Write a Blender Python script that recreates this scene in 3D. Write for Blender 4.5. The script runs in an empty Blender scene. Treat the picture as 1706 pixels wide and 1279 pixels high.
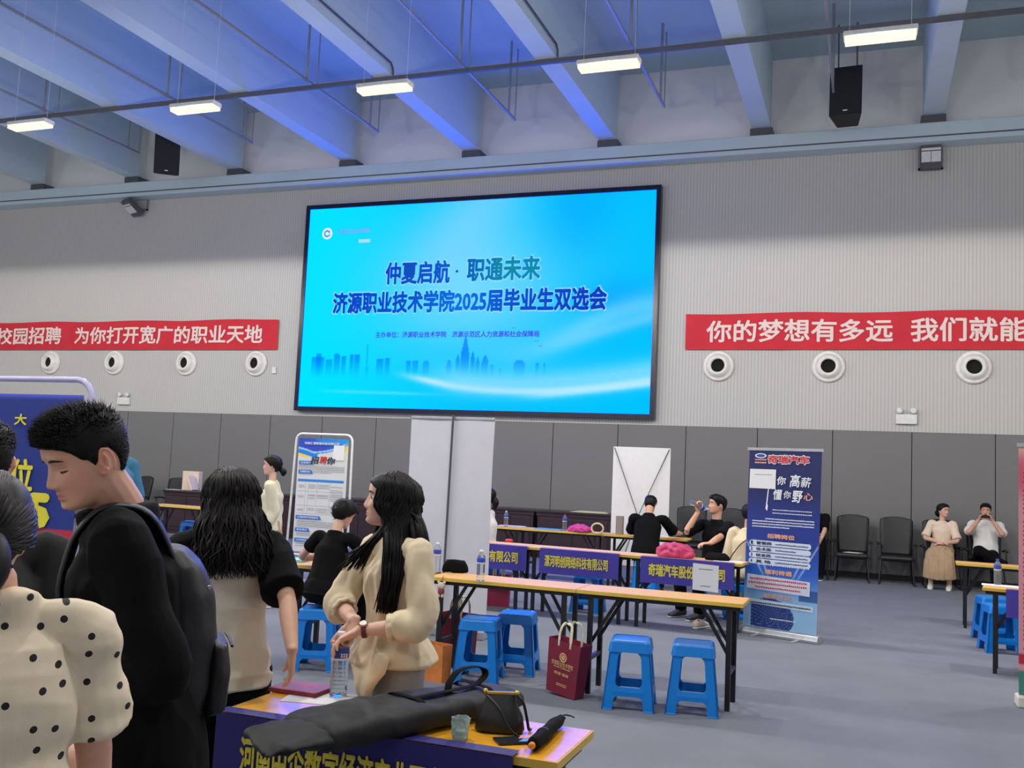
import bpy, bmesh, math, random
import numpy as np
from mathutils import Vector, Matrix, noise
V = Vector
PI = math.pi
random.seed(7)
np.random.seed(7)
scene = bpy.context.scene
COL = scene.collection

# ------------------------------------------------------------------ camera
FPX, CX, CY, EYE = 1615.0, 853.0, 639.5, 1.6
PITCH, ROLL, YAW = math.radians(5.0), math.radians(2.57), math.radians(20.33)
_f = V((-math.sin(YAW)*math.cos(PITCH), math.cos(YAW)*math.cos(PITCH), math.sin(PITCH)))
_r = V((math.cos(YAW), math.sin(YAW), 0))
_u = _r.cross(_f)
_r2 = _r*math.cos(ROLL) + _u*math.sin(ROLL)
_u2 = -_r*math.sin(ROLL) + _u*math.cos(ROLL)
cam_d = bpy.data.cameras.new('camera')
cam_d.sensor_fit = 'HORIZONTAL'; cam_d.sensor_width = 36.0
cam_d.lens = FPX/1706*36.0
cam_d.clip_start = 0.05; cam_d.clip_end = 200
cam = bpy.data.objects.new('camera', cam_d); COL.objects.link(cam)
m = Matrix((_r2, _u2, -_f)).transposed().to_4x4(); m.translation = V((0, 0, EYE))
cam.matrix_world = m
scene.camera = cam

def ray(x, y):
    return _r2*((x-CX)/FPX) - _u2*((y-CY)/FPX) + _f
def at(x, y, Y):          # point of the place seen at photo (x, y), at depth Y in the hall
    d = ray(x, y); return V((0, 0, EYE)) + d*(Y/d.y)
def on(x, y, z):          # ... at height z
    d = ray(x, y); return V((0, 0, EYE)) + d*((z-EYE)/d.z)
def spot(x, y, zd):       # ... at distance zd along the view
    return V((0, 0, EYE)) + ray(x, y)*zd

# ------------------------------------------------------------------ world, exposure, room light
w = bpy.data.worlds.new('world'); scene.world = w; w.use_nodes = True
w.node_tree.nodes['Background'].inputs[0].default_value = (0.75, 0.83, 1.0, 1)
w.node_tree.nodes['Background'].inputs[1].default_value = 0.25
scene.view_settings.view_transform = 'Standard'
scene.view_settings.look = 'None'
scene.view_settings.exposure = 0.0
scene.view_settings.gamma = 1.0
scene.view_settings.use_curve_mapping = False
LAMP_WATT = 375.0
LAMP_UP = 66.0
LAMP_COL = (1.0, 0.955, 0.89)
SCREEN_BLUE = 5.5
SCREEN_GAIN = 1.0

# ------------------------------------------------------------------ helpers
def lin(c):
    c = c/255.0
    return c/12.92 if c <= 0.04045 else ((c+0.055)/1.055)**2.4
def rgb(r, g, b): return (lin(r), lin(g), lin(b), 1.0)

_M = {}
def mat(name, c=None, rough=0.6, metal=0.0, var=0.06, scale=14.0, bump=0.0, bscale=120.0, emit=0.0,
        trans=0.0, ior=1.45, spec=0.5, attr=False, coat=0.0, sss=0.0, alpha=1.0, stretch=None, sheen=0.0):
    if name in _M: return _M[name]
    m = bpy.data.materials.new(name); m.use_nodes = True
    nt = m.node_tree; b = nt.nodes['Principled BSDF']
    b.inputs['Roughness'].default_value = rough
    b.inputs['Metallic'].default_value = metal
    b.inputs['IOR'].default_value = ior
    b.inputs['Specular IOR Level'].default_value = spec
    b.inputs['Transmission Weight'].default_value = trans
    b.inputs['Coat Weight'].default_value = coat
    b.inputs['Alpha'].default_value = alpha
    b.inputs['Sheen Weight'].default_value = sheen
    if sss:
        b.inputs['Subsurface Weight'].default_value = sss
        b.inputs['Subsurface Radius'].default_value = (0.012, 0.005, 0.003)
        b.inputs['Subsurface Scale'].default_value = 1.0
    tc = nt.nodes.new('ShaderNodeTexCoord'); vec = tc.outputs['Object']
    if stretch:
        mp = nt.nodes.new('ShaderNodeMapping'); mp.inputs['Scale'].default_value = stretch
        nt.links.new(vec, mp.inputs['Vector']); vec = mp.outputs['Vector']
    if attr:
        a = nt.nodes.new('ShaderNodeAttribute'); a.attribute_name = 'Col'; src = a.outputs['Color']
    else:
        r = nt.nodes.new('ShaderNodeRGB'); r.outputs[0].default_value = rgb(*c); src = r.outputs[0]
    if var:
        n = nt.nodes.new('ShaderNodeTexNoise'); n.inputs['Scale'].default_value = scale; n.inputs['Detail'].default_value = 4
        nt.links.new(vec, n.inputs['Vector'])
        mr = nt.nodes.new('ShaderNodeMapRange')
        mr.inputs['From Min'].default_value = 0.25; mr.inputs['From Max'].default_value = 0.75
        mr.inputs['To Min'].default_value = 1-var*1.5; mr.inputs['To Max'].default_value = 1+var*1.5
        nt.links.new(n.outputs['Fac'], mr.inputs['Value'])
        mx = nt.nodes.new('ShaderNodeMix'); mx.data_type = 'RGBA'; mx.blend_type = 'MULTIPLY'; mx.inputs[0].default_value = 1
        cb = nt.nodes.new('ShaderNodeCombineColor')
        for k in range(3): nt.links.new(mr.outputs[0], cb.inputs[k])
        nt.links.new(src, mx.inputs[6]); nt.links.new(cb.outputs[0], mx.inputs[7]); src = mx.outputs[2]
    nt.links.new(src, b.inputs['Base Color'])
    if emit:
        nt.links.new(src, b.inputs['Emission Color']); b.inputs['Emission Strength'].default_value = emit
    if bump:
        n2 = nt.nodes.new('ShaderNodeTexNoise'); n2.inputs['Scale'].default_value = bscale; n2.inputs['Detail'].default_value = 3
        nt.links.new(vec, n2.inputs['Vector'])
        bp = nt.nodes.new('ShaderNodeBump'); bp.inputs['Strength'].default_value = bump; bp.inputs['Distance'].default_value = 0.01
        nt.links.new(n2.outputs['Fac'], bp.inputs['Height']); nt.links.new(bp.outputs[0], b.inputs['Normal'])
    _M[name] = m
    return m

def emat(name, attr=True, c=(1, 1, 1), strength=1.0):
    if name in _M: return _M[name]
    m = bpy.data.materials.new(name); m.use_nodes = True; nt = m.node_tree
    nt.nodes.remove(nt.nodes['Principled BSDF'])
    e = nt.nodes.new('ShaderNodeEmission'); e.inputs[1].default_value = strength
    if attr:
        a = nt.nodes.new('ShaderNodeAttribute'); a.attribute_name = 'Col'; nt.links.new(a.outputs['Color'], e.inputs[0])
    else: e.inputs[0].default_value = (*c, 1)
    nt.links.new(e.outputs[0], nt.nodes['Material Output'].inputs[0])
    _M[name] = m
    return m

def tag(o, label=None, cat=None, group=None, kind=None):
    if label: o['label'] = label
    if cat: o['category'] = cat
    if group: o['group'] = group
    if kind: o['kind'] = kind
    return o
def thing(name, label, cat, loc=(0, 0, 0), rz=0.0, group=None):
    o = bpy.data.objects.new(name, None); COL.objects.link(o); o.empty_display_size = 0.1
    o.location = loc; o.rotation_euler = (0, 0, rz)
    return tag(o, label, cat, group)
def link_mesh(name, me, material, parent=None):
    o = bpy.data.objects.new(name, me); COL.objects.link(o)
    for mm in (material if isinstance(material, (list, tuple)) else [material]): me.materials.append(mm)
    if parent is not None: o.parent = parent
    return o
def obj(name, bm, material, parent=None, smooth=False, bevel=0.0, origin=None):
    if origin is not None: bmesh.ops.translate(bm, vec=-V(origin), verts=bm.verts)
    bmesh.ops.recalc_face_normals(bm, faces=bm.faces)
    me = bpy.data.meshes.new(name); bm.to_mesh(me); bm.free()
    if smooth:
        me.polygons.foreach_set('use_smooth', [True]*len(me.polygons))
    o = link_mesh(name, me, material, parent)
    if bevel:
        md = o.modifiers.new('bevel', 'BEVEL'); md.width = bevel; md.segments = 2; md.limit_method = 'ANGLE'; md.angle_limit = 0.6
    return o
def dup(o, parent=None, loc=None, rz=None, label=None, group=None):
    c = o.copy(); COL.objects.link(c)
    if parent is not None: c.parent = parent
    if loc is not None: c.location = loc
    if rz is not None: c.rotation_euler = (0, 0, rz)
    if label: c['label'] = label
    if group: c['group'] = group
    for ch in list(o.children): dup(ch, c)
    return c
def new(): return bmesh.new()
def box(bm, lo, hi, M=None):
    xs = [bm.verts.new((x, y, z)) for x in (lo[0], hi[0]) for y in (lo[1], hi[1]) for z in (lo[2], hi[2])]
    if M is not None:
        for v in xs: v.co = M @ v.co
    for q in ((0, 1, 3, 2), (4, 6, 7, 5), (0, 4, 5, 1), (2, 3, 7, 6), (0, 2, 6, 4), (1, 5, 7, 3)):
        bm.faces.new([xs[i] for i in q])
    return xs
def bx(lo, hi, M=None):
    bm = new(); box(bm, lo, hi, M); return bm
def catmull(P, n):
    P = [np.array(p, float) for p in P]; out = []
    Q = [2*P[0]-P[1]] + P + [2*P[-1]-P[-2]]
    for i in range(1, len(Q)-2):
        a, b, c, d = Q[i-1:i+3]
        for k in range(n):
            t = k/n
            out.append(0.5*((2*b)+(-a+c)*t+(2*a-5*b+4*c-d)*t*t+(-a+3*b-3*c+d)*t**3))
    out.append(P[-1]); return out
def tube(bm, pts, rad, side=None, seg=12, sub=0, cap=0.5):
    """closed tube through pts; rad: r or (r along side, r across)"""
    pts = [V(p) for p in pts]
    rad = [(r, r) if isinstance(r, (int, float)) else tuple(r) for r in (rad if isinstance(rad, list) else [rad]*len(pts))]
    if sub:
        q = catmull([tuple(p)+r for p, r in zip(pts, rad)], sub)
        pts = [V(a[:3]) for a in q]; rad = [(max(a[3], 1e-4), max(a[4], 1e-4)) for a in q]
    n = len(pts); rings = []
    sv = V(side) if side is not None else None
    T = []
    for i in range(n):
        t = pts[min(i+1, n-1)]-pts[max(i-1, 0)]
        T.append(t.normalized() if t.length > 1e-9 else V((0, 0, 1)))
    if sv is None:
        sv = V((0, 0, 1)) if abs(T[0].z) < 0.9 else V((1, 0, 0))
        par = True
    else: par = False
    def ring(p, t, a, b, s):
        u = t.cross(s).normalized()
        return [bm.verts.new(p+s*(a*math.cos(2*PI*k/seg))+u*(b*math.sin(2*PI*k/seg))) for k in range(seg)]
    first = last = None
    for i in range(n):
        t = T[i]; s = sv-t*sv.dot(t)
        if s.length < 1e-4: s = t.orthogonal()
        s.normalize()
        if par: sv = s
        a, b = rad[i]
        if i == 0 and cap:
            h = min(a, b)*cap
            rings.append(ring(pts[0]-t*h, t, a*0.35, b*0.35, s)); rings.append(ring(pts[0]-t*h*0.75, t, a*0.7, b*0.7, s))
        rings.append(ring(pts[i], t, a, b, s))
        if i == n-1 and cap:
            h = min(a, b)*cap
            rings.append(ring(pts[i]+t*h*0.75, t, a*0.7, b*0.7, s)); rings.append(ring(pts[i]+t*h, t, a*0.35, b*0.35, s))
    for A, B in zip(rings, rings[1:]):
        for k in range(seg): bm.faces.new((A[k], A[(k+1) % seg], B[(k+1) % seg], B[k]))
    bm.faces.new(rings[0][::-1]); bm.faces.new(rings[-1])
def bar(bm, a, b, w, d=None, up=(0, 0, 1)):
    """rectangular bar from a to b"""
    a, b = V(a), V(b); d = d or w; t = (b-a).normalized(); u = V(up)
    s = t.cross(u)
    if s.length < 1e-3: s = t.cross(V((1, 0, 0)))
    s.normalize(); u = s.cross(t)
    q = [[bm.verts.new(p+s*(i*w/2)+u*(j*d/2)) for i, j in ((-1, -1), (1, -1), (1, 1), (-1, 1))] for p in (a, b)]
    for k in range(4): bm.faces.new((q[0][k], q[0][(k+1) % 4], q[1][(k+1) % 4], q[1][k]))
    bm.faces.new(q[0][::-1]); bm.faces.new(q[1])
def ell(bm, c, r, M=None, seg=16, rg=10):
    r = (r, r, r) if isinstance(r, (int, float)) else r
    M3 = M.to_3x3() if M is not None else Matrix.Identity(3)
    c = V(c); rows = []
    top = bm.verts.new(c+M3 @ V((0, 0, r[2]))); bot = bm.verts.new(c+M3 @ V((0, 0, -r[2])))
    for i in range(1, rg):
        ph = PI*i/rg
        rows.append([bm.verts.new(c+M3 @ V((r[0]*math.sin(ph)*math.cos(2*PI*k/seg), r[1]*math.sin(ph)*math.sin(2*PI*k/seg), r[2]*math.cos(ph)))) for k in range(seg)])
    for k in range(seg):
        bm.faces.new((top, rows[0][k], rows[0][(k+1) % seg])); bm.faces.new((bot, rows[-1][(k+1) % seg], rows[-1][k]))
    for A, B in zip(rows, rows[1:]):
        for k in range(seg): bm.faces.new((A[k], B[k], B[(k+1) % seg], A[(k+1) % seg]))
def lathe(bm, prof, c=(0, 0, 0), seg=24, M=None):
    """prof: [(r, z)...]; closed at both ends"""
    c = V(c); R = []
    for r, z in prof:
        ring = []
        for k in range(seg):
            p = V((r*math.cos(2*PI*k/seg), r*math.sin(2*PI*k/seg), z))
            ring.append(bm.verts.new(c+(M @ p if M is not None else p)))
        R.append(ring)
    for A, B in zip(R, R[1:]):
        for k in range(seg): bm.faces.new((A[k], A[(k+1) % seg], B[(k+1) % seg], B[k]))
    bm.faces.new(R[0][::-1]); bm.faces.new(R[-1])
def quad(bm, O, R, U, w, h):
    O, R, U = V(O), V(R), V(U)
    bm.faces.new([bm.verts.new(O+R*a*w+U*b*h) for a, b in ((0, 0), (1, 0), (1, 1), (0, 1))])
def poly_prism(bm, pts, O, R, U, N, th):
    """polygon in the plane O + R*x + U*y, thickness th along N"""
    O, R, U, N = V(O), V(R), V(U), V(N)
    a = [bm.verts.new(O+R*x+U*y) for x, y in pts]; b = [bm.verts.new(O+R*x+U*y+N*th) for x, y in pts]
    n = len(pts)
    bm.faces.new(a[::-1]); bm.faces.new(b)
    for i in range(n): bm.faces.new((a[i], a[(i+1) % n], b[(i+1) % n], b[i]))

def text_mesh(s, bold=0.0, res=2, spacing=1.0, line=1.0):
    """flat lettering; heavier strokes come from overprinting the glyphs slightly shifted"""
    cu = bpy.data.curves.new('t', 'FONT'); cu.body = s; cu.size = 1.0; cu.resolution_u = res
    cu.space_character = spacing; cu.space_line = line
    o = bpy.data.objects.new('t', cu); COL.objects.link(o)
    dg = bpy.context.evaluated_depsgraph_get()
    me = bpy.data.meshes.new_from_object(o.evaluated_get(dg))
    bpy.data.objects.remove(o); bpy.data.curves.remove(cu)
    if not bold: return me
    n = len(me.vertices); co = np.empty(n*3); me.vertices.foreach_get('co', co); co = co.reshape(-1, 3)
    F = [tuple(p.vertices) for p in me.polygons]
    P, Q = [co], list(F)
    for k in range(8):
        P.append(co+np.array([math.cos(k*PI/4)*bold, math.sin(k*PI/4)*bold, 0.0004*(k+1)])); Q += [tuple(i+n*(k+1) for i in f) for f in F]
    m2 = bpy.data.meshes.new('t'); m2.from_pydata(np.concatenate(P).tolist(), [], Q); m2.update()
    bpy.data.meshes.remove(me)
    return m2
def letter(name, s, O, R, U, w, h, material, parent, bold=0.0, color=None, label=None, slant=0.0, res=2, spacing=1.0, bend=None):
    """lettering s filling the rectangle w x h whose lower left corner is O"""
    me = text_mesh(s, bold, res, spacing)
    n = len(me.vertices); co = np.empty(n*3); me.vertices.foreach_get('co', co); co = co.reshape(-1, 3)
    lo, hi = co.min(0), co.max(0)
    uv = (co[:, :2]-lo[:2])/np.maximum(hi[:2]-lo[:2], 1e-6)
    if color is not None:
        a = me.color_attributes.new('Col', 'FLOAT_COLOR', 'POINT')
        c = np.ones((n, 4)); c[:, :3] = color(uv[:, 0], uv[:, 1]); a.data.foreach_set('color', c.ravel())
    O, R, U = np.array(O), np.array(R), np.array(U); zz = co[:, 2]
    P = O+np.outer(zz, np.cross(R, U))+np.outer(uv[:, 0]*w+slant*uv[:, 1]*h, R)+np.outer(uv[:, 1]*h, U)
    if bend is not None: P = P+bend(uv[:, 0], uv[:, 1])
    me.vertices.foreach_set('co', P.ravel()); me.update()
    o = link_mesh(name, me, material, parent)
    if label: o['label'] = label
    return o
def panel(name, O, R, U, w, h, nx, ny, fn, material, parent, th=0.0, bend=None):
    """grid sheet with its printed picture in a colour attribute; fn(u, v) gives linear rgb"""
    u, v = np.meshgrid(np.linspace(0, 1, nx+1), np.linspace(0, 1, ny+1))
    u, v = u.ravel(), v.ravel()
    O, R, U = np.array(O), np.array(R), np.array(U)
    P = O+np.outer(u*w, R)+np.outer(v*h, U)
    if bend is not None: P = P+bend(u, v)
    i = np.arange(nx*ny); r, c = i//nx, i % nx; a = r*(nx+1)+c
    F = np.stack([a, a+1, a+nx+2, a+nx+1], 1)
    me = bpy.data.meshes.new(name); me.from_pydata(P.tolist(), [], F.tolist()); me.update()
    at_ = me.color_attributes.new('Col', 'FLOAT_COLOR', 'POINT')
    C = np.ones((len(u), 4)); C[:, :3] = fn(u, v); at_.data.foreach_set('color', C.ravel())
    o = link_mesh(name, me, material, parent)
    if th:
        md = o.modifiers.new('thick', 'SOLIDIFY'); md.thickness = th; md.offset = -1
    return o
def srgb(c):
    c = np.clip(np.asarray(c, float)/255.0, 0, 1)
    return np.where(c <= 0.04045, c/12.92, ((c+0.055)/1.055)**2.4)
def sm(a, b, x):
    t = np.clip((x-a)/(b-a), 0, 1); return t*t*(3-2*t)
def mixc(A, B, f): return A*(1-f[:, None])+B*f[:, None]
# ------------------------------------------------------------------ materials of the room
M_wall = mat('wall_grooved_panel', (197, 195, 192), 0.75, var=0.015, scale=0.6)
def groove(m, pitch, dark):
    nt = m.node_tree; b = nt.nodes['Principled BSDF']
    src = b.inputs['Base Color'].links[0].from_socket
    tc = nt.nodes.new('ShaderNodeTexCoord'); sp = nt.nodes.new('ShaderNodeSeparateXYZ')
    nt.links.new(tc.outputs['Object'], sp.inputs[0])
    d = nt.nodes.new('ShaderNodeMath'); d.operation = 'DIVIDE'; d.inputs[1].default_value = pitch; nt.links.new(sp.outputs['X'], d.inputs[0])
    f = nt.nodes.new('ShaderNodeMath'); f.operation = 'FRACT'; nt.links.new(d.outputs[0], f.inputs[0])
    l = nt.nodes.new('ShaderNodeMath'); l.operation = 'LESS_THAN'; l.inputs[1].default_value = 0.28; nt.links.new(f.outputs[0], l.inputs[0])
    k = nt.nodes.new('ShaderNodeMath'); k.operation = 'MULTIPLY'; k.inputs[1].default_value = 0.5; nt.links.new(l.outputs[0], k.inputs[0])
    mx = nt.nodes.new('ShaderNodeMix'); mx.data_type = 'RGBA'; mx.inputs[7].default_value = dark
    nt.links.new(k.outputs[0], mx.inputs[0]); nt.links.new(src, mx.inputs[6]); nt.links.new(mx.outputs[2], b.inputs['Base Color'])
groove(M_wall, 0.06, rgb(160, 158, 156))
M_plain = mat('wall_paint', (232, 232, 233), 0.8, var=0.02, scale=1.0)
M_ceil = mat('ceiling_screen_tint', (180, 202, 212), 0.85, var=0.02, scale=1.2)  # white ceiling, tinted blue-green to stand in for light from the screen
M_beam = mat('beam_screen_tint', (192, 210, 220), 0.8, var=0.02, scale=1.5)  # white beams, the same stand-in tint for screen light
M_wains = mat('grey_wall_board', (118, 117, 117), 0.55, var=0.02, scale=1.0)
M_seam = mat('dark_seam', (52, 52, 54), 0.9)
M_carpet = mat('grey_blue_carpet', (122, 126, 135), 0.95, var=0.05, scale=2.2, bump=0.25, bscale=260, spec=0.1)
M_steel = mat('dark_steel', (92, 92, 98), 0.5, 0.3)
M_white = mat('white_enamel', (225, 225, 222), 0.4)
M_black = mat('black_plastic', (22, 22, 25), 0.5)
M_blackm = mat('black_powder_coat', (24, 24, 28), 0.45)

WY = 18.0
def structure(name, bm, m, **k):
    return tag(obj(name, bm, m, **k), kind='structure')
structure('floor', bx((-24, -9, -0.2), (9, WY+0.3, 0)), M_carpet)
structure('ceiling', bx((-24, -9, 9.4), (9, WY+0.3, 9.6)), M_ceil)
structure('wall_front', bx((-24, WY, 0), (9, WY+0.3, 9.4)), M_wall)
structure('wall_left', bx((-24.3, -9, 0), (-24, WY+0.3, 9.4)), M_plain)
structure('wall_right', bx((9, -9, 0), (9.3, WY+0.3, 9.4)), M_plain)
structure('wall_rear', bx((-24, -9.3, 0), (9, -9, 9.4)), M_plain)
# grey lining boards along the foot of the front wall
bm = new()
box(bm, (-24, WY-0.012, 0), (9, WY-0.001, 2.535))
bs = structure('trim_1', bm, M_seam)
bm = new(); x = -3.18-1.29*16
while x < 9:
    box(bm, (max(x, -23.99)+0.007, WY-0.035, 0.0), (min(x+1.29, 8.99)-0.007, WY-0.012, 2.53)); x += 1.29
structure('trim_2', bm, M_wains)
structure('baseboard_front', bx((-24, WY-0.05, 0), (9, WY-0.036, 0.10)), M_blackm)
structure('trim_30', bx((-24, WY-0.012, 7.86), (9, WY, 9.4)), M_plain)
# boxed ledge along the top of the front wall, and the roof beams
structure('trim_3', bx((-24, WY-0.38, 7.52), (9, WY, 7.86)), M_beam, bevel=0.02)
bm = new(); box(bm, (-24, WY-0.385, 7.60), (9, WY-0.38, 7.625))
BEAMS = [-10.5-2.87*k for k in (4, 3, 2, 1)]+[-10.5, -7.65, -4.8, -1.91, 0.98, 3.85, 6.7]
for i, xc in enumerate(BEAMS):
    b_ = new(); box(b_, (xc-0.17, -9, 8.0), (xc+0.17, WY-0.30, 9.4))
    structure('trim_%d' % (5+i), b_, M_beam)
    box(bm, (xc-0.2, WY-0.36, 7.86), (xc+0.2, WY-0.02, 7.995))
structure('trim_4', bm, M_steel)

# ------------------------------------------------------------------ things hung under the roof
rail = obj('ceiling_rail', bx((-23.5, 13.82, 7.92), (8.5, 13.88, 7.985)), M_steel)
tag(rail, 'long thin dark rail running crosswise under the white roof beams', 'rail')
BAYX = [-14.9, -12.0, -9.08, -6.23, -3.44, -0.62, 2.4]
PLACES = ['in the bay at the far left edge', 'in the second bay from the left', 'beside the left loudspeaker',
          'over the left half of the screen', 'over the right half of the screen', 'in the bay just left of the right loudspeaker', 'in the bay at the right edge']
M_rod = mat('grey_rod', (150, 152, 158), 0.45, 0.3)
def hang_rail(x, label):
    t = thing('hanging_rail', label, 'rail', (x, 10, 8.03), group='rails hung lengthwise between the roof beams')
    bm = new(); box(bm, (-0.018, -5.5, 0), (0.018, 6.35, 0.04)); obj('rail_tube', bm, M_rod, t)
    for y in (-4.2, -0.2, 3.75, 6.0):
        for dy in (0, 0.34):
            bm = new(); tube(bm, [(0, y+dy, 0.05), (0, y+dy, 1.37)], 0.022 if dy == 0 else 0.012, seg=8, cap=0); obj('hanger_rod', bm, M_rod, t)
for xx, pl in zip(BAYX, PLACES): hang_rail(xx, 'thin grey rail on hanger rods '+pl)
def conduit(x, label):
    bm = new(); tube(bm, [(x, 5, 8.16), (x, 13.7, 8.16), (x, 13.78, 8.1), (x, 13.8, 7.99)], 0.016, seg=8, cap=0)
    tag(obj('conduit', bm, M_steel), label, 'conduit', 'conduits along the beams')
conduit(-7.65+0.2, 'thin dark conduit along the beam over the left half of the screen')
conduit(-4.8+0.2, 'thin dark conduit along the beam over the right half of the screen')

M_lamp = emat('lamp_glow', attr=False, c=(1.0, 0.80, 0.52), strength=1.7)
LX = [-11.43, -8.54, -5.69, -2.83, 0.06]
LLAB = ['leftmost glowing ceiling lamp, above the left red banner', 'second glowing ceiling lamp from the left, right of the left loudspeaker',
        'glowing ceiling lamp above the left half of the big screen', 'glowing ceiling lamp above the right half of the big screen',
        'rightmost glowing ceiling lamp, beside the right loudspeaker']
def lamp(x, y, label, group='linear lamps hung from the roof', dim=1.0):
    t = thing('linear_lamp', label, 'lamp', (x, y, 6.2), group=group)
    bm = new(); box(bm, (-0.36, -0.09, 0.03), (0.36, 0.09, 0.09)); obj('housing', bm, M_white, t, bevel=0.01)
    bm = new(); box(bm, (-0.345, -0.08, -0.012), (0.345, 0.08, 0.029)); obj('diffuser', bm, M_lamp, t)
    for s in (-0.3, 0.3):
        bm = new(); tube(bm, [(s, 0, 0.09), (s, 0, 3.2)], 0.002, seg=6, cap=0); obj('hanging_wire', bm, M_white, t)
    d = bpy.data.lights.new('lamp_light', 'SPOT'); d.spot_size = math.radians(180); d.spot_blend = 0.04; d.shadow_soft_size = 0.12
    d.energy = LAMP_WATT*dim; d.color = LAMP_COL
    o = bpy.data.objects.new('lamp_light', d); COL.objects.link(o); o.parent = t; o.location = (0, 0, -0.03)
    d2 = bpy.data.lights.new('lamp_spill', 'POINT'); d2.energy = LAMP_UP*dim; d2.color = LAMP_COL; d2.shadow_soft_size = 0.12
    o = bpy.data.objects.new('lamp_spill', d2); COL.objects.link(o); o.parent = t; o.location = (0, 0, -0.16)
for xx, ll in zip(LX, LLAB): lamp(xx, 10.34, ll)
for xx in (-20.05, -17.18, -14.31, 2.93, 5.8): lamp(xx, 10.34, 'unseen linear lamp added to lengthen the first row and brighten the wall', 'unseen lamps added to the first row')  # unseen lamps added at both ends of the row to brighten the wall
for yy, nm, dim in ((3.6, 'second row back', .95), (-3.2, 'third row back', .45)):  # unseen rear rows added as fill, dimmed to keep the foreground darker
    for k in range(6): lamp(-14.3+2.87*k+0.01, yy, 'unseen linear lamp added in the %s from the screen' % nm, 'unseen lamps added over the rear of the hall, '+nm, dim)

M_spk = mat('speaker_grille', (30, 30, 36), 0.7, bump=0.3, bscale=500)
def speaker(c, rz, tilt, label, hgt):
    t = thing('loudspeaker', label, 'loudspeaker', c, rz, 'black loudspeakers hung from the roof')
    R = Matrix.Rotation(tilt, 4, 'X')
    pts = [(-0.26, -0.22), (0.26, -0.22), (0.17, 0.24), (-0.17, 0.24)]
    bm = new(); poly_prism(bm, pts, (0, 0, -hgt/2), (1, 0, 0), (0, 1, 0), (0, 0, 1), hgt); bmesh.ops.transform(bm, matrix=R, verts=bm.verts); obj('cabinet', bm, M_black, t, bevel=0.012)
    bm = new(); box(bm, (-0.245, -0.235, -hgt/2+0.02), (0.245, -0.221, hgt/2-0.02), R); g = obj('grille', bm, M_spk, t)
    bm = new(); box(bm, (-0.035, -0.24, -hgt/2+0.07), (0.035, -0.236, -hgt/2+0.09), R); obj('badge', bm, M_white, g)
    for s in (-0.15, 0.15):
        bm = new(); tube(bm, [R @ V((s, 0.05, hgt/2)), (s, 0.05, 9.4-c[2])], 0.012, seg=8, cap=0); obj('hanger', bm, M_steel, t)
pr = at(1411, 161, 16.75)
speaker(pr, math.radians(-4), math.radians(-6), 'black loudspeaker hung beside the rightmost ceiling lamp', 0.88)
pl = at(280, 258, 16.4)
speaker((pl.x, pl.y, pl.z+0.06), math.radians(35), math.radians(14), 'black loudspeaker half behind a roof beam at the left', 0.95)

def flood(c, label, tilt, rz):
    t = thing('wall_floodlight', label, 'floodlight', c, 0, 'grey floodlights bracketed under the ledge')
    bm = new(); box(bm, (-0.2, -0.03, 0.0), (-0.17, 0.0, 0.72)); box(bm, (0.17, -0.03, 0.0), (0.2, 0.0, 0.72)); box(bm, (-0.2, -0.03, 0.0), (0.2, 0.0, 0.04)); obj('bracket', bm, M_rod, t)
    R = Matrix.Rotation(rz, 4, 'Z') @ Matrix.Rotation(tilt, 4, 'X')
    bm = new(); box(bm, (-0.17, -0.18, -0.02), (0.17, -0.04, 0.42), R); h = obj('lamp_head', bm, M_steel, t, bevel=0.015)
    for i in (-1, 1):
        bm = new(); box(bm, (-0.075+i*0.08, -0.188, 0.09), (0.075+i*0.08, -0.181, 0.28), R); obj('lens', bm, M_white, h)
    bm = new(); box(bm, (-0.155, -0.188, 0.3), (0.155, -0.181, 0.34), R); obj('lens_strip', bm, M_white, h)
q = at(1550, 284, WY); flood((q.x, WY-0.02, q.z), 'grey twin-lens floodlight on the wall above the right red banner', 0.0, 0.0)
q = at(236, 352, WY); flood((q.x, WY-0.02, q.z), 'grey floodlight tilted outward on the wall above the left red banner', 0.9, -0.35)

# ------------------------------------------------------------------ big LED screen
SX0, SX1, SZ0, SZ1, SY = -11.56, -3.76, 2.64, 7.11, 17.86
sc = thing('led_screen', 'huge LED wall screen showing blue job fair title', 'screen', ((SX0+SX1)/2, SY, SZ0))
SW, SH = SX1-SX0, SZ1-SZ0
bm = new(); b0 = 0.09
for lo, hi in (((-SW/2, -0.03, 0), (SW/2, 0.13, b0)), ((-SW/2, -0.03, SH-b0), (SW/2, 0.13, SH)), ((-SW/2, -0.03, b0), (-SW/2+b0, 0.13, SH-b0)), ((SW/2-b0, -0.03, b0), (SW/2, 0.13, SH-b0))): box(bm, lo, hi)
obj('screen_frame', bm, mat('screen_frame_black', (22, 26, 48), 0.25), sc)
obj('cabinet_back', bx((-SW/2+0.02, 0.01, 0.02), (SW/2-0.02, 0.13, SH-0.02)), M_black, sc)
PW, PH = SW-2*b0, SH-2*b0
def screen_col(c):   # colours on the display as light: the blue diodes run past what the photo can show
    return srgb(c)*np.array([1, 1, SCREEN_BLUE])*SCREEN_GAIN
_sk = [(.035,.075,.285,0),(.05,.065,.305,0),(.08,.10,.27,0),(.105,.125,.31,1),(.13,.145,.29,0),(.155,.167,.30,0),(.17,.187,.30,0),(.205,.215,.30,2),(.24,.26,.275,0),(.265,.28,.28,0),
       (.33,.345,.265,0),(.348,.365,.265,0),(.38,.398,.265,1),(.45,.462,.27,1),(.475,.487,.305,3),(.49,.512,.42,3),(.517,.53,.325,3),(.533,.543,.29,3),(.55,.568,.30,3),(.575,.582,.24,0),(.60,.605,.22,0),(.64,.67,.27,1),(.70,.708,.25,0),(.72,.726,.25,0)]
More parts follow.
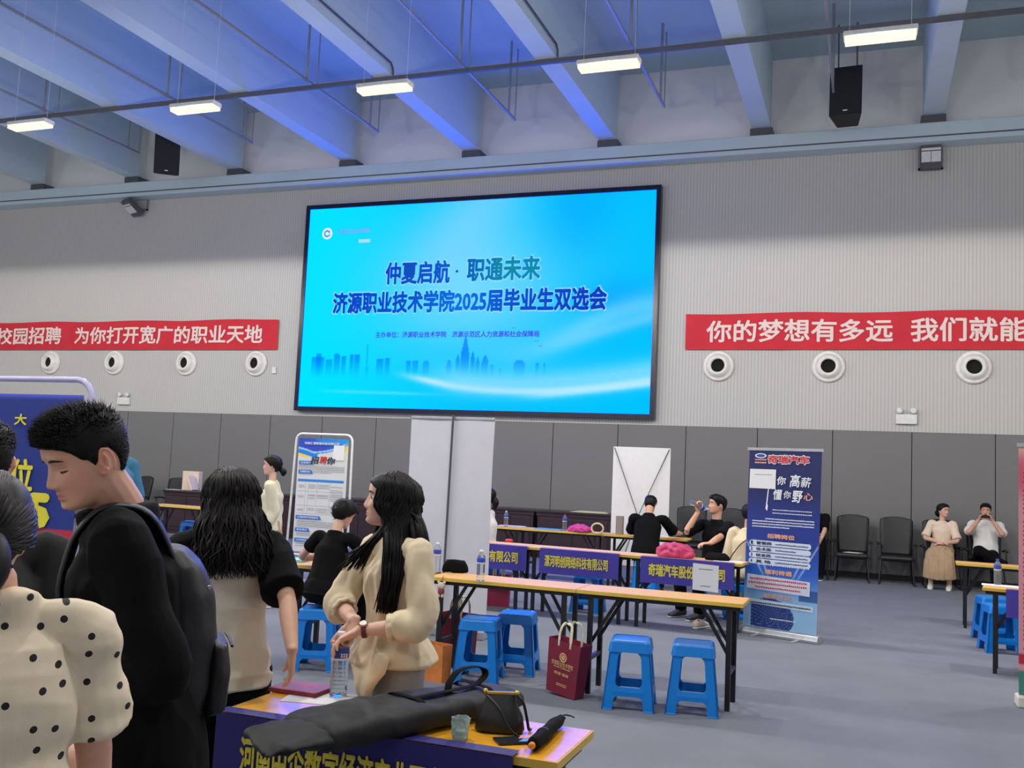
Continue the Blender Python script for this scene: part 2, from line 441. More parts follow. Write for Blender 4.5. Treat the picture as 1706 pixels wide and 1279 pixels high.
def screen_picture(u, v):
    A = np.array
    c = np.tile(A([0, 194, 255.]), (len(u), 1))
    c = mixc(c, A([0, 230, 255.]), sm(.6, .0, u)*.95)
    n1 = np.sin(u*5.3+v*3.1+1)*np.sin(v*6.1-u*2.2)
    c = mixc(c, A([120, 218, 255.]), np.exp(-((u-.50)/.30)**2-((v-.60)/.36)**2)*.95)
    c = mixc(c, A([150, 215, 255.]), np.exp(-((u-.5-.35*(v-.9))/.13)**2)*sm(.45, .95, v)*.55)
    c = mixc(c, A([0, 165, 250.]), np.exp(-((u-.80)/.10)**2-((v-.95)/.25)**2)*.5)
    c = mixc(c, A([10, 170, 248.]), np.exp(-((u-.93)/.10)**2-((v-.50)/.10)**2)*.9)
    c = mixc(c, A([150, 225, 255.]), np.exp(-((v-.26-.22*sm(.62, 1, u))/.06)**2)*sm(.45, .85, u)*.55)
    # skyline
    for a, b, h, k in _sk:
        h = .13+(h-.13)*.76
        top = np.full(len(u), h); mid = (a+b)/2; hw = (b-a)/2; x = np.abs(u-mid)/hw
        if k == 1: top = h-0.02+0.02*np.sqrt(np.clip(1-x*x, 0, 1))
        if k == 2: top = np.where(x < .3, h+.05, .2)
        if k == 3: top = h-(h-.2)*np.clip(x-.15, 0, 1)*.62
        f = ((u >= a) & (u <= b) & (v < top) & (v > .12))*sm(.13, .27, v)*.62
        c = mixc(c, A([0, 112, 225.]), f)
    # sweeping ribbons of light
    def ribbon(curve, wd, amt, lo=0., hi=1.):
        g = np.exp(-((v-curve)/wd)**2)*sm(lo, lo+.15, u)*amt
        return g
    cv = .175-.33*(u-.28)+.42*np.clip(u-.45, 0, 1)**1.6*1.25
    c = mixc(c, A([215, 240, 255.]), np.clip(ribbon(cv, .018, .9, .27), 0, 1))
    c = mixc(c, A([150, 225, 255.]), np.clip(ribbon(cv+.05*u, .06, .75, .35), 0, 1))
    cv2 = .08-.02*u+.0*v
    c = mixc(c, A([120, 235, 255.]), ribbon(cv2, .008, .5, .02)*sm(.5, .3, u))
    c = mixc(c, A([180, 235, 255.]), ribbon(.06+.30*np.clip(u-.6, 0, 1)**1.3, .02, .75, .62))
    c = mixc(c, A([120, 210, 255.]), ribbon(.28+.5*np.clip(u-.7, 0, 1), .03, .6, .68))
    return screen_col(c)
E_scr = emat('screen_light', True)
panel('display', (-PW/2, -0.004, b0), (1, 0, 0), (0, 0, 1), PW, PH, 420, 240, screen_picture, E_scr, sc)
def sp_(u, v, dy=-0.008): return (-PW/2+u*PW, dy, b0+v*PH)
def disp_text(s, u0, u1, v0, v1, col, bold, halo=True, **k):
    if halo:
        letter('lettering_halo', s, sp_(u0-.003, v0-.006, -0.007), (1, 0, 0), (0, 0, 1), (u1-u0+.006)*PW, (v1-v0+.012)*PH, E_scr, sc, bold=bold*1.6+0.018,
               color=lambda u, v: np.tile(screen_col([150, 225, 255]), (len(u), 1)))
    letter('lettering', s, sp_(u0, v0, -0.010), (1, 0, 0), (0, 0, 1), (u1-u0)*PW, (v1-v0)*PH, E_scr, sc, bold=bold*1.6, color=col, **k)
def grad(*stops):
    xs = [a for a, _ in stops]; cs = np.array([srgb(c) for _, c in stops])
    return lambda u, v: np.stack([np.interp(u, xs, cs[:, k]) for k in range(3)], 1)
disp_text('仲夏启航', .252, .446, .602, .716, grad((0, (20, 70, 190)), (1, (15, 95, 195))), .022)
disp_text('·', .462, .470, .652, .666, grad((0, (20, 80, 190)), (1, (20, 80, 190))), .02, False)
disp_text('职通未来', .495, .702, .608, .722, grad((0, (10, 100, 180)), (.5, (20, 140, 160)), (1, (15, 140, 175))), .022)
disp_text('济源职业技术学院2025届毕业生双选会', .092, .882, .462, .572, grad((0, (15, 70, 190)), (.3, (10, 85, 200)), (.5, (10, 120, 225)), (.65, (15, 85, 205)), (1, (20, 60, 180))), .026)
disp_text('主办单位：济源职业技术学院　济源示范区人力资源和社会保障局', .232, .706, .342, .372, grad((0, (70, 75, 150)), (1, (70, 75, 150))), .016, False)
disp_text('济源职业技术学院', .090, .195, .868, .889, grad((0, (110, 140, 220)), (1, (170, 120, 190))), .005, False)
bm = new(); quad(bm, sp_(.162, .818), (1, 0, 0), (0, 0, 1), .036*PW, .017*PH)
obj('caption_block', bm, emat('screen_pale', False, (.42, .72, 2.6), 1), sc)
# round crest with a green and red swirl
def disc(name, u, v, r, col, r0=0.0, a0=0, a1=360, dy=-0.009):
    bm = new(); n = 40; C0 = V(sp_(u, v, dy)); ri, ro = [], []
    for k in range(n+1):
        a = math.radians(a0+(a1-a0)*k/n); d = V((math.cos(a), 0, math.sin(a)))
        ro.append(bm.verts.new(C0+d*r)); ri.append(bm.verts.new(C0+d*r0))
    for k in range(n): bm.faces.new((ro[k], ro[k+1], ri[k+1], ri[k]))
    return obj(name, bm, emat('screen_'+name+str(col), False, tuple(screen_col(col)), 1), sc)
disc('crest', .060, .872, .125, (225, 245, 255))
disc('crest_swirl', .060, .872, .078, (30, 150, 110), .045, 60, 300, -0.011)
disc('crest_tail', .060, .872, .078, (60, 150, 200), .05, 300, 350, -0.011)
disc('crest_dot', .066, .880, .025, (220, 70, 110), 0, 0, 360, -0.012)
for u, v in ((.700, .318), (.711, .296), (.635, .38)):
    bm = new(); a = .045
    for s in (-1, 1):
        vs = [bm.verts.new(V(sp_(u, v, -0.012))+V(p)) for p in ((0, 0, 0), (s*a*.5, 0, .035), (s*a, 0, .02), (s*a*.5, 0, .02))]
        bm.faces.new(vs)
    obj('bird', bm, emat('screen_bird', False, (.03, .1, .6), 1), sc)

# ------------------------------------------------------------------ red cloth banners on the wall
M_red = mat('red_banner_cloth', (204, 42, 56), 0.75, var=0.05, scale=3.0)
M_cream = mat('cream_print', (236, 214, 208), 0.7, var=0.0)
def wall_banner(label, X0, X1, z0, z1, texts):
    t = thing('cloth_banner', label, 'banner', ((X0+X1)/2, WY-0.03, z0))
    W, H = X1-X0, z1-z0
    def bend(u, v):
        b = np.zeros((len(u), 3)); b[:, 1] = -0.012-0.010*np.sin(u*W*5.1)*np.sin(v*2.2+u*W)
        b[:, 2] = -0.012*np.sin(u*W*2.4)*v; return b
    bm_ = panel('cloth', (-W/2, 0, 0), (1, 0, 0), (0, 0, 1), W, H, int(W*12), 8, lambda u, v: np.tile(srgb([204, 42, 56]), (len(u), 1)), M_red, t, bend=bend)
    for s, x0, x1 in texts:
        def b2(u, v, x0=x0, x1=x1):
            return bend((x0-X0+u*(x1-x0))/W, 0.2+v*0.6)+np.array([0, -0.012, 0])
        letter('lettering', s, (x0-X0-W/2, 0, H*.20), (1, 0, 0), (0, 0, 1), x1-x0, H*.62, M_cream, t, bold=.022, bend=b2)
def X18(x, y=560): return at(x, y, WY-0.04).x
wall_banner('red cloth banner on the wall left of the screen', -20.6, X18(463), 3.96, 4.64,
            [('高校校园招聘', X18(-56), X18(103)), ('为你打开宽广的职业天地', X18(125), X18(438))])
wall_banner('red cloth banner on the wall right of the screen', X18(1142), 7.4, 3.96, 4.63,
            [('你的梦想有多远', X18(1177), X18(1488)), ('我们就能走多远', X18(1517), X18(1872))])

# ------------------------------------------------------------------ jet nozzles, emergency lights, wall sensor
M_noz = mat('nozzle_white', (232, 230, 224), 0.35)
M_void = mat('nozzle_dark', (14, 14, 16), 0.9)
def nozzle(x, label):
    t = thing('air_nozzle', label, 'air vent', (x, WY, 3.66), group='round air nozzles along the front wall')
    R = Matrix.Rotation(PI/2, 3, 'X')
    bm = new(); lathe(bm, [(0.13, 0.0), (0.28, 0.0), (0.285, 0.03), (0.25, 0.06), (0.235, 0.05), (0.215, 0.09), (0.175, 0.15), (0.145, 0.165), (0.125, 0.15), (0.13, 0.02)], seg=40, M=R); obj('nozzle_rim', bm, M_noz, t, smooth=True)
    bm = new(); lathe(bm, [(0.001, 0.0), (0.135, 0.0), (0.135, 0.06), (0.001, 0.06)], seg=32, M=R); obj('throat', bm, M_void, t)
nx = [(-87, 'white round air nozzle beyond the left end of the row'), (80, 'white round air nozzle under the left banner, leftmost of the row'), (186, 'white round air nozzle under the left banner, second from the left'),
      (306, 'white round air nozzle under the left banner, third from the left'), (423, 'white round air nozzle just left of the screen beside a small box'),
      (1196, 'white round air nozzle under the right banner, nearest the screen'), (1380, 'white round air nozzle under the right banner, middle of three'), (1623, 'white round air nozzle under the right banner, farthest right')]
for x, l in nx[1:]: nozzle(at(x, 605, WY-0.1).x, l)
def emergency(x, z, label):
    t = thing('emergency_light', label, 'emergency light', (x, WY, z), group='twin-head emergency lights')
    bm = new(); box(bm, (-0.17, -0.07, -0.1), (0.17, 0, 0.07)); obj('battery_box', bm, M_white, t, bevel=0.012)
    for s in (-0.11, 0.11):
        bm = new(); lathe(bm, [(0.03, 0), (0.05, 0.03), (0.052, 0.06), (0.03, 0.065)], c=(s, -0.03, 0.13), seg=20, M=Matrix.Rotation(PI/2, 3, 'X')); obj('lamp_head', bm, M_white, t, smooth=True)
        bm = new(); tube(bm, [(s, -0.035, 0.07), (s, -0.035, 0.1)], 0.012, seg=8); obj('stem', bm, M_steel, t)
q = at(208, 667, WY); emergency(q.x, q.z, 'white emergency light on the wall under the left air nozzles')
q = at(1510, 697, WY); emergency(q.x, q.z, 'white emergency light on the wall under the right air nozzles')
q = at(458, 617, WY); bm = bx((q.x-0.05, WY-0.05, q.z-0.07), (q.x+0.05, WY, q.z+0.07)); tag(obj('wall_sensor', bm, M_white, bevel=0.008), 'tiny white box on the wall between nozzle and screen', 'sensor')
# ------------------------------------------------------------------ tables
M_wood = mat('pale_beech_laminate', (218, 170, 104), 0.5, var=0.05, scale=9, stretch=(0.4, 4, 4), spec=.3)
M_woodn = mat('orange_yellow_laminate', (232, 166, 46), 0.17, var=0.05, scale=7, stretch=(0.4, 4, 4), spec=.45)
M_edge = mat('yellow_edge_band', (214, 178, 70), 0.4)
def make_table(loc, rz, label, group, top=None):
    t = thing('folding_table', label, 'table', loc, rz, group)
    bm = new(); box(bm, (-0.597, -0.2, 0.715), (0.597, 0.2, 0.742)); o = obj('tabletop', bm, top or M_wood, t, bevel=0.004)
    bm = new(); box(bm, (-0.6, -0.203, 0.716), (0.6, -0.2, 0.741)); box(bm, (-0.6, 0.2, 0.716), (0.6, 0.203, 0.741)); box(bm, (-0.6, -0.2, 0.716), (-0.597, 0.2, 0.741)); box(bm, (0.597, -0.2, 0.716), (0.6, 0.2, 0.741))
    obj('edge_band', bm, M_edge, o)
    bm = new()
    for y in (-0.15, 0.15): bar(bm, (-0.56, y, 0.70), (0.56, y, 0.70), 0.03)
    for x in (-0.56, 0.56): bar(bm, (x, -0.15, 0.70), (x, 0.15, 0.70), 0.03)
    obj('under_frame', bm, M_blackm, t)
    for x in (-0.5, 0.5):
        for y in (-0.15, 0.15):
            bm = new(); bar(bm, (x, y, 0.0), (x, y, 0.69), 0.034); obj('leg', bm, M_blackm, t)
        bm = new(); bar(bm, (x, -0.15, 0.25), (x, 0.15, 0.25), 0.028); obj('crossbar', bm, M_blackm, t)
        s = -1 if x > 0 else 1
        for y in (-0.11, 0.11):
            bm = new(); bar(bm, (x, y, 0.36), (x+s*0.2, y, 0.69), 0.014, 0.024); obj('brace', bm, M_blackm, t)
    return t
T0 = make_table((-1.40, 7.15, 0), 0.0, 'pale wood folding table in the empty front row, behind the two right blue stools', 'folding tables in rows')
def table(x, y, rz, label): return dup(T0, None, (x, y, 0), math.radians(rz), label)
table(-2.604, 7.15, 0, 'pale wood folding table with a water bottle, over the maroon paper bag')
table(-3.87, 7.15, 0, 'pale wood folding table with mint papers in front of the person in a black dress')
table(-1.78, 10.40, -4, 'pale wood folding table with a purple banner and pink bag, by the drinking man')
table(-2.98, 10.50, -4, 'pale wood folding table with a purple banner, middle of the second row')
table(-4.19, 10.60, -4, 'pale wood folding table with a purple banner, half behind the tall white banner back')
table(-2.93, 13.66, 0, 'pale wood folding table on which the man in black leans')
table(-4.14, 13.68, 0, 'pale wood folding table with blue folder and pink pouch in the third row')
table(-5.35, 13.70, 0, 'pale wood folding table with a bottle in the third row beside the white banner back')
table(-10.75, 13.45, -6, 'pale wood folding table behind the young man with the backpack')
table(1.58, 12.7, -3, 'pale wood folding table in front of the man taking a photo')
table(1.58, 9.75, -8, 'pale wood folding table with banner and bottle at the right edge')
TN = make_table((-1.452, 3.035, 0), 0.0, 'glossy orange table in the foreground covered by a long black bag', 'folding tables in rows', M_woodn)

# ------------------------------------------------------------------ blue plastic stools
M_blue = mat('blue_plastic', (0, 118, 205), 0.32, var=0.03, scale=6)
def make_stool(label):
    t = thing('plastic_stool', label, 'stool', (0, 0, 0), 0, 'blue plastic stools')
    H, a0, a1 = 0.46, 0.132, 0.178
    def half(z): return a1+(a0-a1)*z/H
    bm = new()
    n = 24
    def rr(hw, r, z):
        out = []
        for cx_, cy_, s in ((1, 1, 0), (-1, 1, 90), (-1, -1, 180), (1, -1, 270)):
            for k in range(7):
                a = math.radians(s+15*k); out.append(bm.verts.new((cx_*(hw-r)+r*math.cos(a), cy_*(hw-r)+r*math.sin(a), z)))
        return out
    rings = [rr(0.150, 0.03, 0.385), rr(0.138, 0.03, 0.45), rr(0.132, 0.032, 0.46), rr(0.122, 0.03, 0.465), rr(0.115, 0.03, 0.460), rr(0.02, 0.008, 0.4602)]
    for A, B in zip(rings, rings[1:]):
        for k in range(len(A)): bm.faces.new((A[k], A[(k+1) % len(A)], B[(k+1) % len(A)], B[k]))
    bm.faces.new(rings[-1])
    inn = rr(0.141, 0.03, 0.385)
    for k in range(len(inn)): bm.faces.new((rings[0][(k+1) % 28], rings[0][k], inn[k], inn[(k+1) % 28]))
    up_ = rr(0.126, 0.03, 0.445)
    for k in range(28): bm.faces.new((inn[(k+1) % 28], inn[k], up_[k], up_[(k+1) % 28]))
    bm.faces.new(up_[::-1])
    obj('seat', bm, M_blue, t, smooth=False)
    th = 0.014
    def wleg(z):                       # width of a leg plate, flaring into the seat and the crossbar
        w_ = 0.062+0.012*(1-z/H)
        w_ += 0.03*max(0, (z-0.345)/0.045)**2
        if z >= 0.155: w_ += 0.022*max(0, 1-(z-0.155)/0.03)**2
        if z <= 0.095: w_ += 0.024*max(0, 1-(0.095-z)/0.03)**2
        return w_
    zs = [0, 0.012, 0.06, 0.075, 0.085, 0.095, 0.155, 0.163, 0.172, 0.185, 0.25, 0.345, 0.365, 0.39]
    for sx in (-1, 1):
        for sy in (-1, 1):
            bm = new()
            for ax in (0, 1):
                A = []
                for z in zs:
                    h = half(z)+(0.004 if z < 0.01 else 0); w_ = min(wleg(z), h)
                    ring = []
                    for p, q in ((h, h), (h-w_, h), (h-w_, h-th), (h, h-th)):
                        x, y = (p, q) if ax == 0 else (q, p)
                        ring.append(bm.verts.new((sx*x, sy*y, z)))
                    A.append(ring)
                for P, Q in zip(A, A[1:]):
                    for k in range(4): bm.faces.new((P[k], P[(k+1) % 4], Q[(k+1) % 4], Q[k]))
                bm.faces.new(A[0][::-1]); bm.faces.new(A[-1])
            obj('leg', bm, M_blue, t, bevel=0.004)
    for k in range(4):
        bm = new(); ring = []
        for z in (0.095, 0.125, 0.155):
            h = half(z); w_ = h-0.06; o_ = 0.003 if z == 0.125 else 0
            ring.append([bm.verts.new(p) for p in ((-w_, h+o_, z), (w_, h+o_, z), (w_, h-th, z), (-w_, h-th, z))])
        for P, Q in zip(ring, ring[1:]):
            for j in range(4): bm.faces.new((P[j], P[(j+1) % 4], Q[(j+1) % 4], Q[j]))
        bm.faces.new(ring[0][::-1]); bm.faces.new(ring[-1])
        bmesh.ops.rotate(bm, cent=(0, 0, 0), matrix=Matrix.Rotation(k*PI/2, 3, 'Z'), verts=bm.verts)
        obj('crossbar', bm, M_blue, t)
    return t
S0 = make_stool('blue plastic stool in front of the first table row, farthest right')
S0.location = (-1.12, 6.88, 0); S0.rotation_euler = (0, 0, math.radians(8))
def stool(x, y, rz, label): return dup(S0, None, (x, y, 0), math.radians(rz), label)
stool(-1.54, 6.79, 9, 'blue plastic stool in front of the first table row, right of the maroon paper bag')
stool(-2.76, 7.0, 12, 'blue plastic stool beside the orange bag, nearer of the close pair')
stool(-2.62, 7.44, 10, 'blue plastic stool behind another stool, further of the close pair')
stool(-4.0, 6.72, 20, 'blue plastic stool under the person in the black dress')
stool(-4.62, 6.35, 15, 'blue plastic stool mostly hidden behind the woman in black sleeves')
stool(-4.34, 11.1, 5, 'blue plastic stool under the table behind the tall white banner back')
stool(-3.02, 11.0, 0, 'blue plastic stool under the middle purple table banner')
stool(-2.78, 12.98, 4, 'blue plastic stool under the man in black leaning on a table')
stool(-1.67, 11.6, 10, 'blue plastic stool under the man drinking from a bottle')
stool(-1.25, 10.97, 4, 'blue plastic stool under the person in cream beside the navy roll-up banner')
stool(1.26, 11.0, 10, 'blue plastic stool at the right edge, nearer one under the table')
stool(1.27, 11.75, 10, 'blue plastic stool at the right edge, further back one')
stool(-10.9, 13.9, 15, 'blue plastic stool behind the far left table, left one')
stool(-10.35, 13.8, 30, 'blue plastic stool behind the far left table, right one')

# ------------------------------------------------------------------ conference chairs along the wall
M_leather = mat('black_leatherette', (30, 29, 33), 0.45, var=0.05, bump=0.08, bscale=90)
def make_chair(label):
    t = thing('conference_chair', label, 'chair', (0, 0, 0), 0, 'black conference chairs along the wall')
    # faces -Y
    bm = new(); rows = []
    for z, w_, y, th in ((0.46, .235, .20, .05), (0.50, .245, .215, .06), (.62, .245, .235, .065), (.8, .255, .265, .06), (.95, .262, .29, .05), (1.03, .258, .305, .045), (1.06, .22, .31, .04), (1.075, .15, .312, .03)):
        ring = []
        for k in range(9):
            x = -w_+2*w_*k/8; c_ = 0.02*(1-(x/w_)**2)
            ring.append(bm.verts.new((x, y-th/2+c_, z+(0.012*(1-(x/w_)**2) if z > 1 else 0))))
        for k in range(8, -1, -1):
            x = -w_+2*w_*k/8; c_ = 0.02*(1-(x/w_)**2)
            ring.append(bm.verts.new((x, y+th/2+c_, z+(0.012*(1-(x/w_)**2) if z > 1 else 0))))
        rows.append(ring)
    for A, B in zip(rows, rows[1:]):
        for k in range(18): bm.faces.new((A[k], A[(k+1) % 18], B[(k+1) % 18], B[k]))
    bm.faces.new(rows[0][::-1]); bm.faces.new(rows[-1])
    obj('backrest', bm, M_leather, t, smooth=True)
    bm = new(); box(bm, (-.25, -.27, .39), (.25, .21, .46)); obj('seat', bm, M_leather, t, bevel=0.03)
    for s in (-1, 1):
        bm = new(); tube(bm, [(s*.285, .2, .63), (s*.29, 0, .655), (s*.285, -.2, .65)], (0.03, 0.016), side=(1, 0, 0), sub=4); obj('armrest', bm, M_black, t, smooth=True)
        bm = new(); tube(bm, [(s*.285, -.14, .645), (s*.28, -.17, .46), (s*.265, -.2, .41)], 0.014, seg=8); obj('arm_post', bm, M_blackm, t)
        bm = new(); tube(bm, [(s*.235, -.2, .40), (s*.27, -.28, .02)], 0.013, seg=8, cap=0); obj('leg', bm, M_blackm, t)
        bm = new(); tube(bm, [(s*.225, .16, .40), (s*.25, .27, .02)], 0.013, seg=8, cap=0); obj('leg', bm, M_blackm, t)
        bm = new(); tube(bm, [(s*.27, -.28, .014), (s*.25, .27, .014)], 0.014, seg=8); obj('runner', bm, M_blackm, t)
    bm = new(); tube(bm, [(-.235, -.2, .385), (.235, -.2, .385)], 0.013, seg=8); obj('seat_rail', bm, M_blackm, t)
    return t
CY_ = 17.38
def cx_(px, y=900): return at(px, y, CY_-0.1).x
C0 = make_chair('black conference chair with a white paper on its seat')
C0.location = (cx_(1420), CY_, 0)
def chair(x, y, rz, label): return dup(C0, None, (x, y, 0), math.radians(rz), label)
chair(cx_(1494), CY_, 0, 'empty black conference chair between the papered chair and the seated woman')
chair(cx_(1569), CY_, 3, 'black conference chair under the woman in a tan skirt')
chair(cx_(1643), CY_, 0, 'black conference chair under the man taking a photo')
chair(cx_(1353), CY_, 0, 'black conference chair half behind the navy roll-up banner')
chair(cx_(1216), CY_-.3, 0, 'black conference chair behind the person in cream')
chair(cx_(1152), CY_-.3, 4, 'black conference chair behind the raised bottle of the drinking man')
chair(cx_(287, 820), CY_-.1, 10, 'black conference chair beside the dark desk at the left')
chair(cx_(226, 830), CY_-.2, -20, 'black conference chair behind the person in teal')

# ------------------------------------------------------------------ dark wooden desks along the wall
M_dark = mat('dark_mahogany', (54, 38, 44), 0.35, var=0.1, scale=6, stretch=(.3, 3, 3))
def desk(X0, X1, label, Y=17.35):
    t = thing('wooden_desk', label, 'desk', ((X0+X1)/2, Y, 0), 0, 'dark wooden desks along the wall')
    W = (X1-X0)/2
    bm = new(); box(bm, (-W, -.33, .83), (W, .3, .87)); obj('desktop', bm, M_dark, t, bevel=0.006)
    bm = new(); box(bm, (-W+.02, -.30, .77), (W-.02, .28, .829)); obj('cornice', bm, M_dark, t)
    bm = new(); box(bm, (-W+.04, -.28, .08), (W-.04, .26, .769)); obj('body', bm, M_dark, t)
    n = max(2, round(2*W/.75))
    for k in range(n):
        a = -W+.07+(2*W-.14)*k/n; b = -W+.07+(2*W-.14)*(k+1)/n
        bm = new(); box(bm, (a+.02, -.292, .14), (b-.02, -.281, .73)); obj('front_panel', bm, M_dark, t, bevel=0.004)
    obj('plinth', bx((-W+.06, -.26, 0), (W-.06, .24, .079)), M_dark, t)
desk(at(812, 846, 17).x, at(890, 850, 17).x, 'dark wooden desk just right of the tall white banner back')
desk(at(890.6, 850, 17).x, at(1020, 853, 17).x, 'dark wooden desk with papers, left of the white x-stand back')
desk(at(455, 830, 17).x, at(650, 838, 17).x, 'dark wooden desk behind the framed recruitment poster')
desk(at(272, 814, 16.2).x, at(352, 818, 16.2).x, 'dark wooden desk with cream papers at the left', 16.5)

# ------------------------------------------------------------------ banners on the tables
M_purple = mat('purple_banner_cloth', (70, 62, 158), 0.7, var=0.04, scale=5)
M_navyc = mat('navy_banner_cloth', (42, 36, 110), 0.6, var=0.04, scale=5)
M_yel = mat('yellow_print', (232, 216, 70), 0.6, var=0.0)
def table_banner(label, A, B, ztop, h, text, tx0, tx1, m=None, bold=.03, ty=(.28, .76), extra=None):
    """cloth strip hung along the front edge of a table from A to B (x, y)"""
    A, B = V((*A, ztop)), V((*B, ztop)); R = (B-A).normalized(); N = V((R.y, -R.x, 0))
    O = A+N*0.012; W = (B-A).length
    t = thing('table_banner', label, 'banner', O)
    def bend(u, v):
        d = (0.006*np.sin(u*W*9)*(1-v)+0.004*np.sin(u*W*17+2)*(1-v)+0.004)
        return np.outer(d, np.array(N))
    panel('cloth', (0, 0, -h), R, (0, 0, 1), W, h, 50, 8, lambda u, v: np.tile(srgb([70, 62, 158]), (len(u), 1)), m or M_purple, t, th=0.002, bend=bend)
    bm = new(); quad(bm, N*-0.06+V((0, 0, 0.004)), R, -N, W, -0.064); obj('folded_top', bm, m or M_purple, t)
    def b2(u, v): return bend(tx0+u*(tx1-tx0), ty[0]+v*(ty[1]-ty[0]))+np.array(N)*0.004
    letter('lettering', text, V((0, 0, -h))+R*(tx0*W)+V((0, 0, ty[0]*h)), R, (0, 0, 1), (tx1-tx0)*W, (ty[1]-ty[0])*h, M_yel, t, bold=bold, bend=b2)
    return t, O, R, N
r4 = math.radians(-4)
def row2(x): return (x, 10.40-0.203-0.006+math.tan(r4)*(x+1.78))
x_ = lambda px, py: on(px, py, 0.68).x
table_banner('purple table banner with yellow company name, middle of the second row', row2(x_(887, 925)), row2(x_(1026, 935)), 0.745, 0.27, '漯河明创网络科技有限公司', .07, .87)
table_banner('purple table banner with yellow lettering beside a white paper sign', row2(x_(1057, 940)), row2(x_(1214, 955)), 0.745, 0.27, '奇瑞汽车股份有限公司', .09, .91)
table_banner('purple table banner cut off by the tall white banner back', row2(x_(700, 915)), row2(x_(856, 925)), 0.745, 0.27, '河南智科技有限公司', .12, .9)
tb, O, R, N = table_banner('purple table banner with yellow lettering at the right edge', (1.14, 9.58), (2.2, 9.44), 0.745, 0.24, '上海智能科技有限公司', .12, .95)
table_banner('navy table banner with yellow company name hanging from the foreground table', (-2.045, 2.825), (-0.985, 2.825), 0.745, 0.22, '河南中企数字经济产业园有限公司', .10, .97, M_navyc, ty=(.15, .72))
M_paper = mat('white_paper', (228, 228, 230), 0.8, var=0.01)
M_ink = mat('grey_ink', (120, 122, 128), 0.8, var=0)
# white sheet pinned over the banner of the second row
p0 = V((*row2(x_(1142, 950)), 0.69)); p1 = V((*row2(x_(1190, 952)), 0.69)); R = (p1-p0).normalized(); N = V((R.y, -R.x, 0))
t = thing('paper_sign', 'white paper sign pinned over the purple banner below the pink bag', 'sign', p0+N*0.03)
bm = new(); poly_prism(bm, [(0, -.24), ((p1-p0).length, -.25), ((p1-p0).length, .02), (0, .03)], (0, 0, 0), R, (0, 0, 1), N, 0.002); obj('sheet', bm, M_paper, t)
bm = new()
for k in range(2): quad(bm, R*(.06+.02*k)+N*0.004+V((0, 0, -.03-.17*k)), R, (0, 0, 1), (p1-p0).length-.12-.04*k, 0.008)
obj('print', bm, M_ink, t)

# ------------------------------------------------------------------ roll-up banner, navy
def bars(bm, O, R, U, N, x0, x1, y, h, rnd, lo=.006, hi=.03, gap=.006):
    """a line of small print, too small to read in the photo"""
    x = x0
    while x < x1:
        w_ = rnd.uniform(lo, hi)
        quad(bm, V(O)+V(R)*x+V(U)*(y+rnd.uniform(0, h*.15))+V(N)*0.003, R, U, min(w_, x1-x), h*rnd.uniform(.75, 1)); x += w_+gap
def text_line(par, m, *a):
    bm = new(); bars(bm, *a); return obj('text_line', bm, m, par)
E_pr = mat('printed_vinyl', attr=True, rough=0.45, var=0.0)
M_alu = mat('brushed_aluminium', (196, 198, 202), 0.3, 0.7)
A = on(1233, 1052, 0); B = on(1366, 1073, 0); A.z = B.z = 0
R = (B-A).normalized(); N = V((R.y, -R.x, 0)); W = (B-A).length
rb = thing('rollup_banner', 'navy roll-up banner with red and white lettering on an aluminium base', 'banner', (A+B)/2)
bm = new(); poly_prism(bm, [(-.07, 0), (.07, 0), (.075, .03), (.05, .075), (-.05, .075), (-.075, .03)], R*(-W/2), N, (0, 0, 1), R, W); obj('base_case', bm, M_alu, rb, bevel=0.006)
for s in (-.22, .22):
    bm = new(); Mx = Matrix.Translation(R*s) @ Matrix((( R.x, N.x, 0, 0), (R.y, N.y, 0, 0), (0, 0, 1, 0), (0, 0, 0, 1)))
    box(bm, (-.02, -.06, 0), (.02, .17, .012), Mx); obj('foot', bm, M_alu, rb, bevel=0.004)
PWD = W-.07; PHT = 1.85
Ob = R*(-PWD/2)+V((0, 0, .08))+N*0.01; lean = (V((0, 0, 1))+(-N)*0.035).normalized()
def chery(u, v):
    A_ = np.array
    c = mixc(np.tile(A_([26, 52, 140.]), (len(u), 1)), A_([16, 30, 92.]), sm(.55, .8, v))
    c = mixc(c, A_([40, 90, 190.]), sm(.5, .3, v))
    c = mixc(c, A_([150, 195, 228.]), sm(.34, .12, v)*.95)
    for x0, x1, s in ((.0, .30, 1), (.12, .36, 1), (1., .70, -1), (.88, .64, -1)):
        xx = x0+(x1-x0)*np.clip((.48-v)/.22, 0, 1)
        c = mixc(c, A_([190, 215, 245.]), np.exp(-((u-xx)/.014)**2)*sm(.24, .32, v)*sm(.5, .46, v)*.7)
    f = ((u-.36)/.34)**2+((v-.06)/.105)**2
    d = (f < 1)*(v > .0)*(u > .1)
    c = mixc(c, A_([24, 40, 110.]), d*.9)
    an = np.arctan2(v-.0, (u-.8)*.45)
    c = mixc(c, A_([120, 165, 215.]), d*(np.mod(an*16, 1) < .16)*.6)
    c = mixc(c, A_([24, 60, 130.]), sm(.0, .06, (u-.45)-(v-.2)*2.6)*(v < .23)*(u > .75)*(v > .17)*.7)
    return srgb(c)
panel('banner_sheet', Ob, R, lean, PWD, PHT, 100, 210, chery, E_pr, rb, th=0.002)
bm = new(); Tp = Ob+lean*PHT; box_w = PWD+.04
bar(bm, Tp-R*.02, Tp+R*(PWD+.02), .022, .03); obj('top_rail', bm, M_alu, rb)
bm = new(); tube(bm, [R*0+V((0, 0, .07))-N*0.03, Tp+R*PWD/2-N*0.025], .01, seg=8); obj('support_pole', bm, M_alu, rb)
